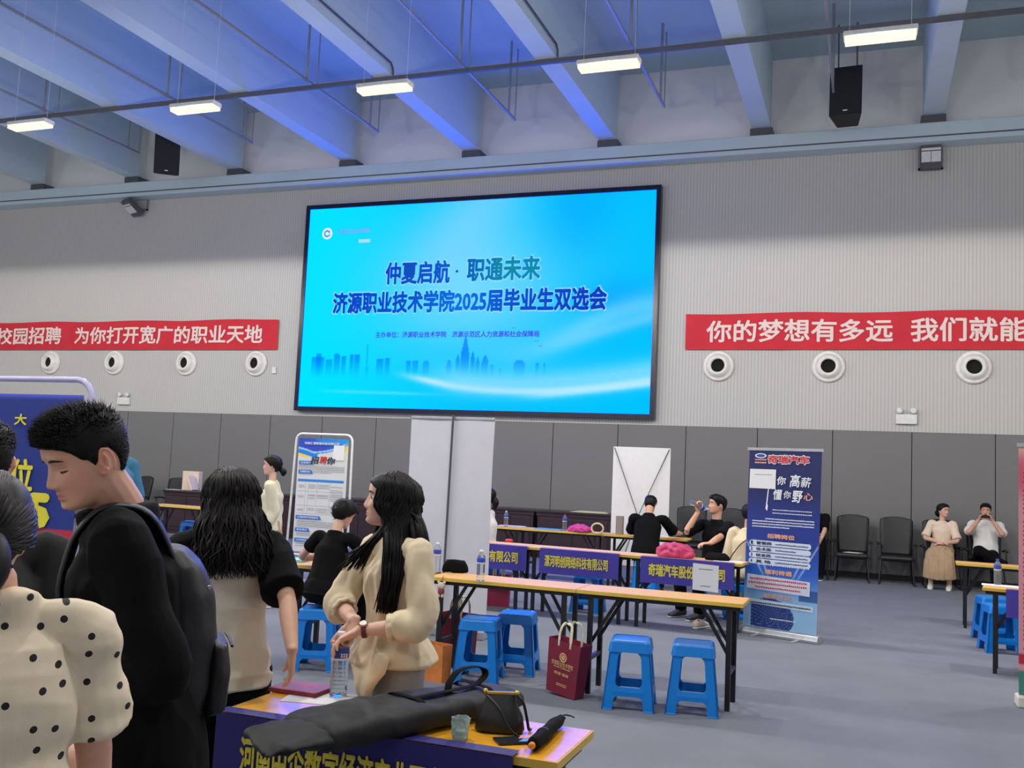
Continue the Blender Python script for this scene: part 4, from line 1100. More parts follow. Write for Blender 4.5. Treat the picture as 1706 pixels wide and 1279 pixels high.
LEN_F = (.070, .078, .072, .057)
def hand(bm, wrist, d, n, thumb_side, s=1.0, curl=(18, 25, 18), spread=4, thumb=(35, 20), each=None, nails=None):
    """palm, four jointed fingers and a thumb: d along the hand, n out of the palm"""
    wrist, d, n = V(wrist), V(d).normalized(), V(n); n = (n-d*n.dot(d)).normalized()
    w_ = d.cross(n)*thumb_side; w_.normalize()
    tube(bm, [wrist-d*.02*s, wrist+d*.012*s, wrist+d*.045*s, wrist+d*.088*s], [(.026*s, .019*s), (.027*s, .017*s), (.038*s, .015*s), (.040*s, .0125*s)], side=w_, seg=14, sub=2)
    tube(bm, [wrist+d*.015*s+w_*.018*s+n*.006*s, wrist+d*.05*s+w_*.028*s+n*.008*s], [.014*s, .012*s], seg=10)
    tips = []
    for i, off in enumerate((.030, .0102, -.0098, -.0285)):
        c3 = each[i] if each else curl
        base = wrist+d*(.086-(.006 if i == 3 else 0)-(.003 if i == 0 else 0))*s+w_*off*s
        ang = 0; P = [base-d*.012*s, base]; q = base
        sp = math.radians(spread)*(1.2-i*.8)
        d0 = (d*math.cos(sp)+w_*math.sin(sp)).normalized()
        for L_, c in zip((.46, .31, .23), c3):
            ang += math.radians(c)
            q = q+(d0*math.cos(ang)+n*math.sin(ang))*(LEN_F[i]*L_*s); P.append(q)
        r0 = (.0088 if i < 3 else .0076)*s
        tube(bm, P, [r0*1.02, r0*1.05, r0*.98, r0*.9, r0*.74], seg=9, sub=3, cap=.7); tips.append(q)
    a, b = map(math.radians, thumb)
    t0 = wrist+d*.022*s+w_*.022*s+n*.004*s
    d1 = (d*math.cos(a)+w_*math.sin(a)+n*.25).normalized(); q1 = t0+d1*.044*s
    d2 = (d1+(d*.8-w_*.5+n*.35)*math.sin(b)).normalized(); q2 = q1+d2*.032*s; q3 = q2+(d2+n*.15-w_*.1).normalized()*.025*s
    tube(bm, [t0, q1, q2, q3], [.013*s, .0105*s, .0098*s, .0078*s], seg=9, sub=3, cap=.7); tips.append(q3)
    return tips
def pulled_hair(bm, M, n, rnd, bun, a_rng, hl, male=False, r=.004, lift=.016):
    """locks combed back over the scalp from the hairline to a knot"""
    c = V((-.006, 0, .012)); R0 = V((.104, .076, .104)); b = V(bun)
    for _ in range(n):
        a = rnd.uniform(*a_rng)*rnd.choice((-1, 1)); z = rnd.uniform(hl(abs(a))+.003, min(.108, hl(abs(a))+.09))
        p0 = V(head_pts(np.array([a]), np.array([z]), male)[0]); d0 = (p0-c).normalized(); d1 = (b-c).normalized(); pts = []
        for t in np.linspace(0, .86, 7):
            d = d0.lerp(d1, t).normalized()
            rad = 1/math.sqrt((d.x/R0.x)**2+(d.y/R0.y)**2+(d.z/R0.z)**2)+lift*(.35+min(1, t*4)*.65)+rnd.uniform(-.001, .002)
            q = c+d*rad
            if t > .7: q = q.lerp(b, (t-.7)*2.2)
            pts.append(M @ q)
        rr = r*rnd.uniform(.7, 1.2)
        tube(bm, pts, [(rr*.5, rr*.4)]+[(rr, rr*.7)]*5+[(rr*.6, rr*.5)], seg=5, sub=2, cap=0)
def ik(a, b, l1, l2, pole):
    a, b = V(a), V(b); d = b-a; L_ = min(d.length, (l1+l2)*.999); d.normalize()
    k = (l1*l1-l2*l2+L_*L_)/(2*L_); h = math.sqrt(max(l1*l1-k*k, 0)); p = V(pole); p = (p-d*p.dot(d)).normalized()
    return a+d*k+p*h

class Figure:
    """one person: joints in the hall, then body, hair and clothes built around them"""
    def __init__(s, label, base, heading, H=1.68, male=True, seat=None, lean=0, side=0, head_yaw=0, head_pitch=0, head_roll=0, twist=0, skin=(214, 168, 142), group=None, voxel=.006, neck=None, head=None, neck_r=None):
        s.H, s.k, s.male, s.voxel, s.skin, s.seat = H, H/1.7, male, voxel, skin, seat
        s.neck_r = neck_r; a = math.radians(heading); s.f = V((math.cos(a), math.sin(a), 0)); s.l = V((-s.f.y, s.f.x, 0)); s.base = V((base[0], base[1], 0))
        up = V((0, 0, 1))
        s.sp = (up*math.cos(math.radians(lean))+s.f*math.sin(math.radians(lean))+s.l*math.sin(math.radians(side))).normalized()
        J = s.J = {}
        J['pelvis'] = s.base+up*(H*.53 if seat is None else seat+.095)
        J['waist'] = J['pelvis']+s.sp*.10*H; J['chest'] = J['pelvis']+s.sp*.19*H; J['neck'] = J['pelvis']+s.sp*.290*H
        ta = math.radians(heading+twist); s.fc = V((math.cos(ta), math.sin(ta), 0)); s.lc = V((-s.fc.y, s.fc.x, 0))
        hy = math.radians(heading+twist+head_yaw); hp = math.radians(head_pitch)
        hf = V((math.cos(hy)*math.cos(hp), math.sin(hy)*math.cos(hp), math.sin(hp))); hl_ = V((-math.sin(hy), math.cos(hy), 0)); hu = hf.cross(hl_)
        if head_roll:
            Rm = Matrix.Rotation(math.radians(head_roll), 3, hf); hl_ = Rm @ hl_; hu = Rm @ hu
        s.hf, s.hl, s.hu = hf, hl_, hu
        nd = (s.sp*.55+up*.45).normalized()
        J['head'] = J['neck']+nd*.045*H+(hu*.058+hf*.012)*H
        s.frame()
        sw = .112 if male else .098
        for n_, q in (('l', 1), ('r', -1)):
            J[n_+'sh'] = J['neck']-s.sp*.025*H+s.lc*(q*sw*H)
            J[n_+'hip'] = J['pelvis']-s.sp*.01*H+s.l*(q*.052*H)
            if seat is None:
                J[n_+'kn'] = V((*J[n_+'hip'].xy, .285*H))+s.f*.012*H; J[n_+'an'] = V((*J[n_+'hip'].xy, .05*H))-s.f*.01*H
                J[n_+'toe'] = None
            else:
                J[n_+'kn'] = J[n_+'hip']+s.f*.24*H+s.l*(q*.03*H)+up*(.0)
                J[n_+'kn'].z = seat+.06
                J[n_+'an'] = J[n_+'kn']-s.f*.02*H; J[n_+'an'].z = .05*H
            J[n_+'wr'] = J[n_+'sh']-up*.31*H+s.lc*(q*.02*H)+s.fc*.03*H
            J[n_+'pole'] = -s.fc+s.lc*(q*.4)
        s.hands = {}
        if neck is not None:
            d = V(neck)-J['neck']; dx = V((d.x, d.y, 0)); s.base = s.base+dx
            for key in J:
                if isinstance(J[key], Vector) and 'pole' not in key: J[key] = J[key]+(dx if key[1:] in ('kn', 'an') else d)
        if head is not None: J['head'] = V(head)
        s.frame()
        s.root = thing('person', label, 'person', s.base, group=group)
    def frame(s):
        h = s.J['head']; sc_ = s.H*.142/.235*1.0
        s.hs = (.235*s.k*0+.232)/.228*(0.98 if s.male else .94)*(.9+.1*s.k)
        s.HM = Matrix(((s.hf.x, s.hl.x, s.hu.x, h.x), (s.hf.y, s.hl.y, s.hu.y, h.y), (s.hf.z, s.hl.z, s.hu.z, h.z), (0, 0, 0, 1))) @ Matrix.Scale(s.hs, 4)
    def arm(s, side, wrist=None, pole=None, **hand_kw):
        if wrist is not None: s.J[side+'wr'] = V(wrist)
        if pole is not None: s.J[side+'pole'] = V(pole)
        if hand_kw: s.hands[side] = hand_kw
    def solve(s):
        J, H = s.J, s.H
        for q in 'lr':
            d = (J[q+'wr']-J[q+'sh']); L_ = .325*H
            if d.length > L_: J[q+'wr'] = J[q+'sh']+d.normalized()*L_
            J[q+'el'] = ik(J[q+'sh'], J[q+'wr'], .173*H, .153*H, J[q+'pole'])
    def rel(s, me):
        c = coords(me)-np.array(s.base); setco(me, c); return me
    def torso_path(s):
        J, H = s.J, s.H; sp = s.sp
        return [J['pelvis']-sp*(.075 if s.seat is None else .034)*H, J['pelvis']-sp*(.03 if s.seat is None else .01)*H, J['pelvis']+sp*.02*H, J['waist'], J['chest'], J['neck']-sp*.075*H, J['neck']-sp*.035*H, J['neck']-sp*.004*H]
    def body(s, hidden=False):
        J, H, k = s.J, s.H, s.k; bm = new(); m = s.male
        T = s.torso_path()
        R = [(.13, .085), (.155, .10), (.15, .10), (.13, .088), (.148, .098), (.142, .088), (.10, .066), (.055, .05)] if m else \
            [(.13, .085), (.155, .10), (.148, .098), (.112, .08), (.128, .092), (.120, .082), (.085, .058), (.046, .044)]
        tube(bm, T, [(a*k, b*k) for a, b in R], side=s.lc, seg=20, sub=2)
        hd = J['head']
        nr = s.neck_r or (.052 if m else .043)
        tube(bm, [J['neck']-s.sp*.03*H, J['neck']+s.sp*.018*H, hd-s.hu*.06*s.hs-s.hf*.022*s.hs, hd-s.hf*.02*s.hs], [nr*1.2*k, nr*k, nr*1.0*k, nr*.98*k], seg=16, sub=2)
        head_grid(bm, s.HM, m, nth=96 if s.voxel < .005 else 48, zs=None if s.voxel < .005 else np.linspace(-.1012, .114, 40))
        for e in (1, -1): ear(bm, s.HM, e, fine=s.voxel < .004)
        for q, sg in (('l', 1), ('r', -1)):
            sh, el, wr = J[q+'sh'], J[q+'el'], J[q+'wr']
            a = .92 if not m else 1.0
            tube(bm, [J['neck']-s.sp*.035*H+s.lc*(sg*.045*H), sh, sh*.6+el*.4, el, el*.62+wr*.38, wr], [.044*k*a, .046*k*a, .043*k*a, .037*k*a, .038*k*a, (.027*k*a, .023*k*a)], seg=14, sub=3)
            kw = dict(s.hands.get(q, {}))
            d = kw.pop('d', (wr-el).normalized()); n_ = kw.pop('n', -s.lc*sg)
            kw.setdefault('s', k*(1 if m else .93))
            ts = 1 if q == 'r' else -1
            hand(bm, wr, d, n_, ts, **kw)
            tube(bm, [J[q+'hip'], J[q+'hip']*.55+J[q+'kn']*.45, J[q+'kn'], J[q+'kn']*.65+J[q+'an']*.35, J[q+'an'], J[q+'an']-V((0, 0, .03*k))], [(.082*k), .072*k, .052*k, .053*k, .036*k, .036*k], seg=14, sub=2)
            toe = s.J.get(q+'toe') or s.f
            fa = J[q+'an']; tube(bm, [fa-toe*.04*k-V((0, 0, .045*k)), fa+toe*.07*k-V((0, 0, .05*k)), fa+toe*.15*k-V((0, 0, .06*k))], [(.033*k, .028*k), (.042*k, .022*k), (.036*k, .014*k)], side=toe.cross(V((0, 0, 1))), seg=10, sub=2)
        me = remesh(bm, s.voxel, 3 if s.voxel < .005 else 2, 'body')
        # skin tone with lips, cheeks and ears a little redder
        c = coords(me); inv = np.array(s.HM.inverted()); h = np.c_[c, np.ones(len(c))] @ inv.T; x, y, z = h[:, 0], h[:, 1], h[:, 2]
        col = np.tile(srgb(s.skin), (len(c), 1))
        lip = np.exp(-(y/.021)**4)*np.exp(-((z+.0577)/.0092)**4)*(x > .066)
        col = mixc(col, srgb([188, 110, 104]), np.clip(lip, 0, 1)*.75)
        ck = np.exp(-((np.abs(y)-.045)/.022)**2-((z+.025)/.025)**2)*(x > .02); col = mixc(col, srgb([222, 146, 126]), ck*.35)
        er = (np.abs(y) > .071)*(np.abs(x+.01) < .03)*(np.abs(z) < .045)*1.; col = mixc(col, srgb([216, 140, 120]), er*.45)
        at_ = me.color_attributes.new('Col', 'FLOAT_COLOR', 'POINT'); C = np.ones((len(c), 4)); C[:, :3] = col; at_.data.foreach_set('color', C.ravel())
        s.body_ob = link_mesh('body', s.rel(me), M_skin, s.root)
    def part(s, name, bm, m, smooth=True, label=None):
        o = obj(name, bm, m, s.root, smooth=smooth, origin=s.base)
        if label: o['label'] = label
        return o
    def face(s, closed=False, detail=True, brow=1.0):
        HM = s.HM
        for q in (1, -1):
            if detail:
                e = V((.0625, q*.031, .009))
                if not closed:
                    bm = new(); ell(bm, HM @ e, tuple(.0135*s.hs for _ in range(3)), seg=14, rg=10); s.part('eye', bm, M_eyew)
                    bm = new(); ell(bm, HM @ (e+V((.0095, q*.001, 0))), .0062*s.hs, seg=12, rg=8); s.part('iris', bm, M_iris)
                lid = [HM @ V((.0745-abs(t-.45)*.016-(.002 if t > .5 else 0), q*(.0155+.031*t), (.0125 if not closed else .004)+.004*math.sin(PI*t)*(1 if not closed else -.6)-.001*t)) for t in np.linspace(0, 1, 7)]
                bm = new(); tube(bm, lid, [.0008, .0015, .0018, .0018, .0018, .0016, .0008], seg=6); s.part('eyelash', bm, M_brow)
                if closed:
                    lid2 = [p+s.hu*.005-s.hf*.0028 for p in lid]
                    bm = new(); tube(bm, lid2, [.001, .003, .0036, .0038, .0036, .003, .001], seg=8)
                    o = s.part('eyelid', bm, M_skin); flat_col(o, s.skin)
            bm = new()
            bp = []
            for t in np.linspace(0, 1, 7):
                yy = .012+.036*t; z = .029+.006*math.sin(PI*(t*.8+.1))-.003*t
                p = head_front(yy, z, s.male); bp.append(HM @ V((p+.0008, q*yy, z)))
            tube(bm, bp, [(.0012, .0008), (.0030*brow, .0013), (.0034*brow, .0014), (.0032*brow, .0014), (.0028*brow, .0013), (.002, .001), (.0008, .0006)], side=s.hu, seg=6); s.part('eyebrow', bm, M_brow)
            if not detail:
                p = head_front(.031, .009, s.male)
                bm = new(); tube(bm, [HM @ V((p-.001, q*.020, .008)), HM @ V((p+.002, q*.031, .010)), HM @ V((p-.003, q*.043, .008))], [(.002, .002), (.0042, .002), (.002, .002)], side=s.hu, seg=6); s.part('eye', bm, M_iris)
    def garment(s, name, m, hem=-.06, ease=.012, sleeve=None, sl_ease=.02, sl_flare=.0, neck=1.0, torso_R=None, fold=.004, voxel=None, seed=1, collar=.0, freq=(9, 9, 4), label=None, shoulders=True, path=None, hem_flare=0.0):
        J, H, k = s.J, s.H, s.k; bm = new(); v = voxel or max(s.voxel, .006)
        T = path or s.torso_path(); e = ease
        R = torso_R or ([(.150, .105), (.165, .112), (.160, .112), (.148, .108), (.160, .112), (.153, .10), (.112, .078), (.064*neck, .058*neck)] if s.male else
            [(.150, .105), (.165, .112), (.155, .108), (.128, .096), (.138, .106), (.128, .092), (.095, .070), (.056*neck, .052*neck)])
        T = list(T); T[-1] = J['neck']+s.sp*(.012 if s.male else .002)*H
        R = [(a*k+e*(1 if i < 6 else .4), b*k+e*(1 if i < 6 else .4)) for i, (a, b) in enumerate(R)]
        T = list(T); T[0] = J['pelvis']+s.sp*hem*H; R[0] = (R[0][0]+hem_flare, R[0][1]+hem_flare)
        tube(bm, T, R, side=s.lc, seg=24, sub=2, cap=.12)
        for q, sg in (('l', 1), ('r', -1)):
            sh, el, wr = J[q+'sh'], J[q+'el'], J[q+'wr']; g_ = .051 if s.male else .045
            root = [J['neck']-s.sp*.040*H+s.lc*(sg*.030*H), J['neck']-s.sp*.034*H+s.lc*(sg*.065*H), sh]; rr = [.050*k, .053*k, (g_+.002)*k+e*.6]
            if sleeve is None: P, Rr = [], []
            elif sleeve <= 1:
                P = [sh.lerp(el, sleeve*.5), sh.lerp(el, sleeve)]; Rr = [(g_-.003)*k+sl_ease*.8, (g_-.006)*k+sl_ease+sl_flare]
            else:
                P = [sh.lerp(el, .5), el, el.lerp(wr, (sleeve-1)*.5), el.lerp(wr, sleeve-1)]; Rr = [(g_-.003)*k+sl_ease*.8, (g_-.008)*k+sl_ease, .042*k+sl_ease+sl_flare*.5, .036*k+sl_ease+sl_flare]
            tube(bm, root+P, rr+Rr, seg=16, sub=4, cap=.15)
        me = remesh(bm, v, 4, name)
        wrinkle(me, fold, freq, seed)
        o = link_mesh(name, s.rel(me), m, s.root)
        if label: o['label'] = label
        return o
    def trousers(s, m, ease=.016, length=1.0, flare=.0, seed=3, voxel=None, waist=.02):
        J, H, k = s.J, s.H, s.k; bm = new(); v = voxel or max(s.voxel, .007)
        T = s.torso_path(); tube(bm, [T[0]-s.sp*(.01 if s.seat is None else 0)*H, T[1], J['pelvis']+s.sp*waist*H], [(.13*k+ease, .10*k+ease), (.158*k+ease*.7, .108*k+ease*.7), (.150*k+ease*.3, .104*k+ease*.3)], side=s.l, seg=20, sub=2, cap=.15)
        for q in 'lr':
            h, n_, a = J[q+'hip'], J[q+'kn'], J[q+'an']
            e_ = n_.lerp(a, length)
            tube(bm, [h, h.lerp(n_, .5), n_, n_.lerp(e_, .5), e_], [.085*k+ease*.7, .076*k+ease, .060*k+ease, .054*k+ease+flare*.5, .046*k+ease+flare], seg=16, sub=3, cap=.12)
        me = remesh(bm, v, 4, 'trousers'); wrinkle(me, .005, (8, 8, 6), seed)
        return link_mesh('trousers', s.rel(me), m, s.root)
    def shoes(s, m):
        k = s.k
        for q in 'lr':
            a = s.J[q+'an']; toe = (s.J.get(q+'toe') or s.f); z = V((0, 0, 1)); g = V((a.x, a.y, 0)); sd = toe.cross(z)
            bm = new()
            tube(bm, [g-toe*.06*k+z*.05*k, g+toe*.0*k+z*.055*k, g+toe*.09*k+z*.042*k, g+toe*.175*k+z*.03*k], [(.036*k, .040*k), (.041*k, .047*k), (.047*k, .032*k), (.038*k, .02*k)], side=sd, seg=14, sub=3)
            tube(bm, [g-toe*.03*k+z*.07*k, g-toe*.02*k+z*.105*k], [.040*k, .042*k], seg=12)
            me = remesh(bm, .007, 3, 'shoe'); c = coords(me); c[:, 2] = np.maximum(c[:, 2], .012); setco(me, c)
            o = link_mesh('shoe', s.rel(me), m, s.root)
            bm = new(); tube(bm, [g-toe*.065*k+z*.008, g+toe*.02*k+z*.008, g+toe*.10*k+z*.008, g+toe*.185*k+z*.010], [(.032*k, .0078), (.040*k, .0078), (.049*k, .0078), (.034*k, .0078)], side=sd, seg=14, sub=3, cap=.3)
            so = obj('sole', bm, M_shoe, o, smooth=True, origin=s.base)
    def skirt(s, m, hem_z, r_hem, ease=.014, seed=2, fwd=0.0, voxel=.008, front=None):
        J, H, k = s.J, s.H, s.k; bm = new()
        top = J['pelvis']+s.sp*.05*H
        b = V((J['pelvis'].x, J['pelvis'].y, hem_z))+s.f*fwd
        tube(bm, [top, J['pelvis'], (J['pelvis']*.5+b*.5), b], [(.135*k+ease, .10*k+ease), (.165*k+ease, .12*k+ease), (r_hem*.9, r_hem*.75), (r_hem, r_hem*.85)], side=s.l, seg=24, sub=3, cap=.05)
        me = remesh(bm, voxel, 3, 'skirt'); wrinkle(me, .008, (14, 14, 1.2), seed)
        return link_mesh('skirt', s.rel(me), m, s.root)
    def short_hair(s, m=None, top=.022, side=.008, hl=None, tuft=900, seed=1, tl=.022, grow=(.35, 0, .5), group='hair', r=.0028, selbias=None):
        hl = hl or (lambda a: float(np.interp(a, [0, .6, 1.0, 1.25, 1.45, 1.62, 1.85, 2.2, PI], [.066, .060, .040, .012, -.004, .030, .022, -.030, -.052])))
        def thick(a, z): return side+(top-side)*float(np.clip((z-.045)/.05, 0, 1))*(1 if a < 1.7 else .75)
        rnd = random.Random(seed); bm = new()
        hair_cap(bm, s.HM, s.male, hl, thick)
        if tuft: tufts(bm, s.HM, s.male, hl, thick, tuft, lambda a, z: tl*(.25+.75*float(np.clip((z-.03)/.05, 0, 1))), rnd, grow, sel=selbias, r=r)
        return s.part('hair', bm, m or M_hair)
def flat_col(o, c):
    me = o.data; n = len(me.vertices); a = me.color_attributes.new('Col', 'FLOAT_COLOR', 'POINT'); C = np.ones((n, 4)); C[:, :3] = srgb(c); a.data.foreach_set('color', C.ravel())
def head_front(y, z, male):
    """forward reach of the face at half-width y, height z"""
    th = np.linspace(0, PI/2, 90); P = head_pts(th, np.full(90, z), male)
    return float(np.interp(y, P[:, 1], P[:, 0]))
# ------------------------------------------------------------------ the people
def zd(p): return (V(p)-V((0, 0, EYE))).dot(_f)
Z = V((0, 0, 1))
def local_path(zs, back=.0, fw=.0, out=1.0, jit=.012):
    """locks hanging down around the head: list of (z, radial factor)"""
    def f(a, rnd):
        out_ = []
        L_ = rnd.uniform(.76, 1.08)
        for i, (z, m_) in enumerate(zs):
            j = jit*(i+.4)*.5
            out_.append((math.cos(a)*.105*m_-.012+rnd.gauss(0, j)*.6, math.sin(a)*.088*m_*out+rnd.gauss(0, j), z*(L_ if i else 1)))
        return out_
    return f
D = math.radians

# --- young man with the backpack, looking down
p = Figure('young man in profile with cropped hair and black t-shirt wearing a black backpack', (0, 0), 221, 1.75, lean=10, voxel=.0032, head_yaw=26, head_pitch=-22, skin=(206, 160, 136),
           neck=spot(198, 862, 2.42), neck_r=.060, head=spot(143, 770, 2.36))
p.arm('l', spot(120, 1170, 2.3), pole=(.5, .2, -1)); p.arm('r', spot(120, 1150, 2.6), pole=(.4, .3, -1))
p.solve(); p.body(); p.face(closed=True)
p.garment('tshirt', M_blackcloth, hem=-.10, ease=.030, sleeve=1.3, sl_ease=.026, sl_flare=.012, fold=.010, voxel=.006, seed=4, neck=1.3, freq=(8, 8, 5))
p.trousers(M_blacktrou)
p.shoes(M_shoeb)
def hl_young(a): return float(np.interp(a, [0, .5, .8, 1.0, 1.15, 1.3, 1.42, 1.52, 1.62, 1.75, 1.95, 2.3, PI], [.064, .060, .052, .040, .020, .016, .0, -.006, .026, .032, .010, -.040, -.060]))
def thick_y(a, z): return .004+.017*float(np.clip((z-.035)/.055, 0, 1))
rnd = random.Random(11); bm = new(); hair_cap(bm, p.HM, True, hl_young, thick_y, n=96, rows=30)
tufts(bm, p.HM, True, hl_young, thick_y, 5200, lambda a, z: .005+.027*float(np.clip((z-.05)/.05, 0, 1)), rnd, grow=(.8, .1, .5), spread=.22, r=.0017)
p.part('hair', bm, M_hair)
P_YM = p
# backpack
M_bag = mat('black_nylon', (10, 11, 15), .5, var=.1, scale=30, bump=.12, bscale=60)
c0 = spot(297, 1046, 2.50); bk = thing('backpack', 'black backpack with silver zip pulls worn by the young man', 'backpack', c0, D(221))
def loft(bm, secs, seg=24, e=2.6):
    """secs: (z, cx, cy, hx, hy) superellipse rings"""
    rows = []
    for z, cx, cy, hx, hy in secs:
        ring = []
        for k in range(seg):
            a = 2*PI*k/seg; c, s_ = math.cos(a), math.sin(a)
            ring.append(bm.verts.new((cx+hx*math.copysign(abs(c)**(2/e), c), cy+hy*math.copysign(abs(s_)**(2/e), s_), z)))
        rows.append(ring)
    for A, B in zip(rows, rows[1:]):
        for k in range(seg): bm.faces.new((A[k], A[(k+1) % seg], B[(k+1) % seg], B[k]))
    bm.faces.new(rows[0][::-1]); bm.faces.new(rows[-1])
bm = new(); loft(bm, [(-.225, -.0, 0, .05, .12), (-.215, -.0, 0, .075, .145), (-.12, -.005, 0, .09, .155), (0, -.005, 0, .088, .155), (.1, .0, 0, .078, .15), (.165, .015, 0, .06, .135), (.205, .03, 0, .04, .10), (.215, .035, 0, .015, .06)])
me = remesh(bm, .008, 5, 'main_compartment'); wrinkle(me, .006, (10, 10, 6), 8); link_mesh('main_compartment', me, M_bag, bk)
bm = new(); loft(bm, [(-.20, -.085, 0, .02, .10), (-.19, -.092, 0, .035, .12), (-.10, -.098, 0, .035, .122), (-.03, -.094, 0, .028, .115), (-.02, -.088, 0, .012, .10)])
me = remesh(bm, .007, 4, 'front_pocket'); wrinkle(me, .004, (12, 12, 6), 9); link_mesh('front_pocket', me, M_bag, bk)
M_silver = mat('silver_metal', (168, 164, 158), .3, .8)
for (x, y, z) in ((-.11, .085, -.035), (-.085, -.10, -.0), (-.06, .10, .115)):
    bm = new(); box(bm, (x-.004, y-.005, z-.045), (x+.002, y+.005, z)); box(bm, (x-.006, y-.008, z-.004), (x+.003, y+.008, z+.006)); obj('zip_pull', bm, M_silver, bk, bevel=.0015)
bm = new(); tube(bm, [(-.128, .10, -.03), (-.13, 0, -.028), (-.128, -.10, -.03)], .004, seg=6); obj('zipper', bm, M_black, bk)
Rb = Matrix.Rotation(-D(221), 3, 'Z')
for q, nm in ((1, 'l'), (-1, 'r')):
    sh = Rb @ (P_YM.J[nm+'sh']-c0); nk = Rb @ (P_YM.J['neck']-c0); top = sh*.55+nk*.45
    pts = [V((.02, q*.07, .17)), top+V((-.075, 0, .030)), top+V((-.01, 0, .058)), top+V((.055, 0, .040)), top+V((.105, q*.01, -.05)), top+V((.10, q*.03, -.2)), V((.08, q*.14, -.12))]
    bm = new(); tube(bm, pts, (.034, .009), side=(0, 1, 0), seg=12, sub=5); obj('shoulder_strap', bm, M_bag, bk, smooth=True)
bm = new(); tube(bm, [(.05, .04, .20), (.05, .03, .235), (.05, -.03, .235), (.05, -.04, .20)], .006, seg=8, sub=3); obj('grab_handle', bm, M_bag, bk, smooth=True)

# --- woman in the polka dot blouse, seen from behind
p = Figure('woman from behind in cream blouse with black polka dots at the left edge', (0, 0), 141, 1.58, male=False, lean=6, voxel=.005, head_pitch=-14, skin=(212, 166, 142),
           neck=spot(-14, 994, 1.74), head=spot(-34, 900, 1.70))
p.J['rsh'] = p.J['rsh']-Z*.03; p.J['lsh'] = p.J['lsh']-Z*.03; p.arm('r', spot(62, 1232, 2.0), pole=(.62, 0, -1)); p.arm('l', spot(-110, 1235, 1.98), pole=(-.5, -.5, -1))
p.solve(); p.body(); p.face(detail=False)
M_dots = mat('polka_dot_cotton', (224, 208, 180), .8, var=.03, scale=9, bump=.05, bscale=300)
nt = M_dots.node_tree; b_ = nt.nodes['Principled BSDF']; src = b_.inputs['Base Color'].links[0].from_socket
tc = nt.nodes.new('ShaderNodeTexCoord'); mp = nt.nodes.new('ShaderNodeMapping'); mp.inputs['Rotation'].default_value = (0, 0, -D(51)); nt.links.new(tc.outputs['Object'], mp.inputs[0])
sx = nt.nodes.new('ShaderNodeSeparateXYZ'); nt.links.new(mp.outputs[0], sx.inputs[0])
cb = nt.nodes.new('ShaderNodeCombineXYZ'); nt.links.new(sx.outputs['X'], cb.inputs[0]); nt.links.new(sx.outputs['Z'], cb.inputs[1])
vo = nt.nodes.new('ShaderNodeTexVoronoi'); vo.voronoi_dimensions = '2D'; vo.inputs['Scale'].default_value = 19; vo.inputs['Randomness'].default_value = .62; nt.links.new(cb.outputs[0], vo.inputs['Vector'])
lt = nt.nodes.new('ShaderNodeMath'); lt.operation = 'LESS_THAN'; lt.inputs[1].default_value = .12; nt.links.new(vo.outputs['Distance'], lt.inputs[0])
mx = nt.nodes.new('ShaderNodeMix'); mx.data_type = 'RGBA'; mx.inputs[7].default_value = rgb(28, 26, 26)
nt.links.new(lt.outputs[0], mx.inputs[0]); nt.links.new(src, mx.inputs[6]); nt.links.new(mx.outputs[2], b_.inputs['Base Color'])
p.garment('blouse', M_dots, hem=-.12, ease=.026, sleeve=.66, sl_ease=.030, sl_flare=.010, fold=.010, voxel=.0055, seed=2, neck=1.35, freq=(4, 4, 13))
p.trousers(M_blacktrou); p.shoes(M_shoeb)
hlw = lambda a: float(np.interp(a, [0, .5, 1.0, 1.3, 1.5, 1.7, 2.0, 2.5, PI], [.068, .066, .050, .020, -.004, -.012, -.025, -.062, -.075]))
rnd = random.Random(4); bm = new(); hair_cap(bm, p.HM, False, hlw, lambda a, z: .014, n=72)
tube(bm, [p.HM @ V(q) for q in ((-.10, 0, -.02), (-.135, 0, -.045), (-.138, .0, -.085), (-.12, 0, -.125))], [.030, .042, .040, .016], seg=14, sub=4)
pulled_hair(bm, p.HM, 420, rnd, (-.125, 0, -.03), (.2, 2.6), hlw)
p.part('hair', bm, M_hairb)
bm = new(); tube(bm, [p.HM @ V((-.112+.004*math.cos(t), .026*math.cos(t), -.022+.024*math.sin(t))) for t in np.linspace(0, 2*PI, 15)], .005, seg=8); p.part('hair_tie', bm, M_black)

# --- man at the left edge
p = Figure('man with short dark hair and dark shirt half outside the left edge', (0, 0), 150, 1.68, lean=4, voxel=.005, head_yaw=-4, head_pitch=-10, skin=(200, 150, 128),
           neck=spot(-32, 895, 2.80), head=spot(-30, 776, 2.75))
p.solve(); p.body(); p.face(detail=False)
p.garment('shirt', mat('dark_olive_cotton', (34, 36, 35), .85, var=.05, scale=15, bump=.06, bscale=300), hem=-.10, sleeve=.95, sl_ease=.02, sl_flare=.01, seed=5, voxel=.008)
p.trousers(M_blacktrou); p.shoes(M_shoeb)
p.short_hair(top=.016, side=.004, tuft=3400, seed=6, tl=.016, grow=(.5, 0, .2), r=.0018)

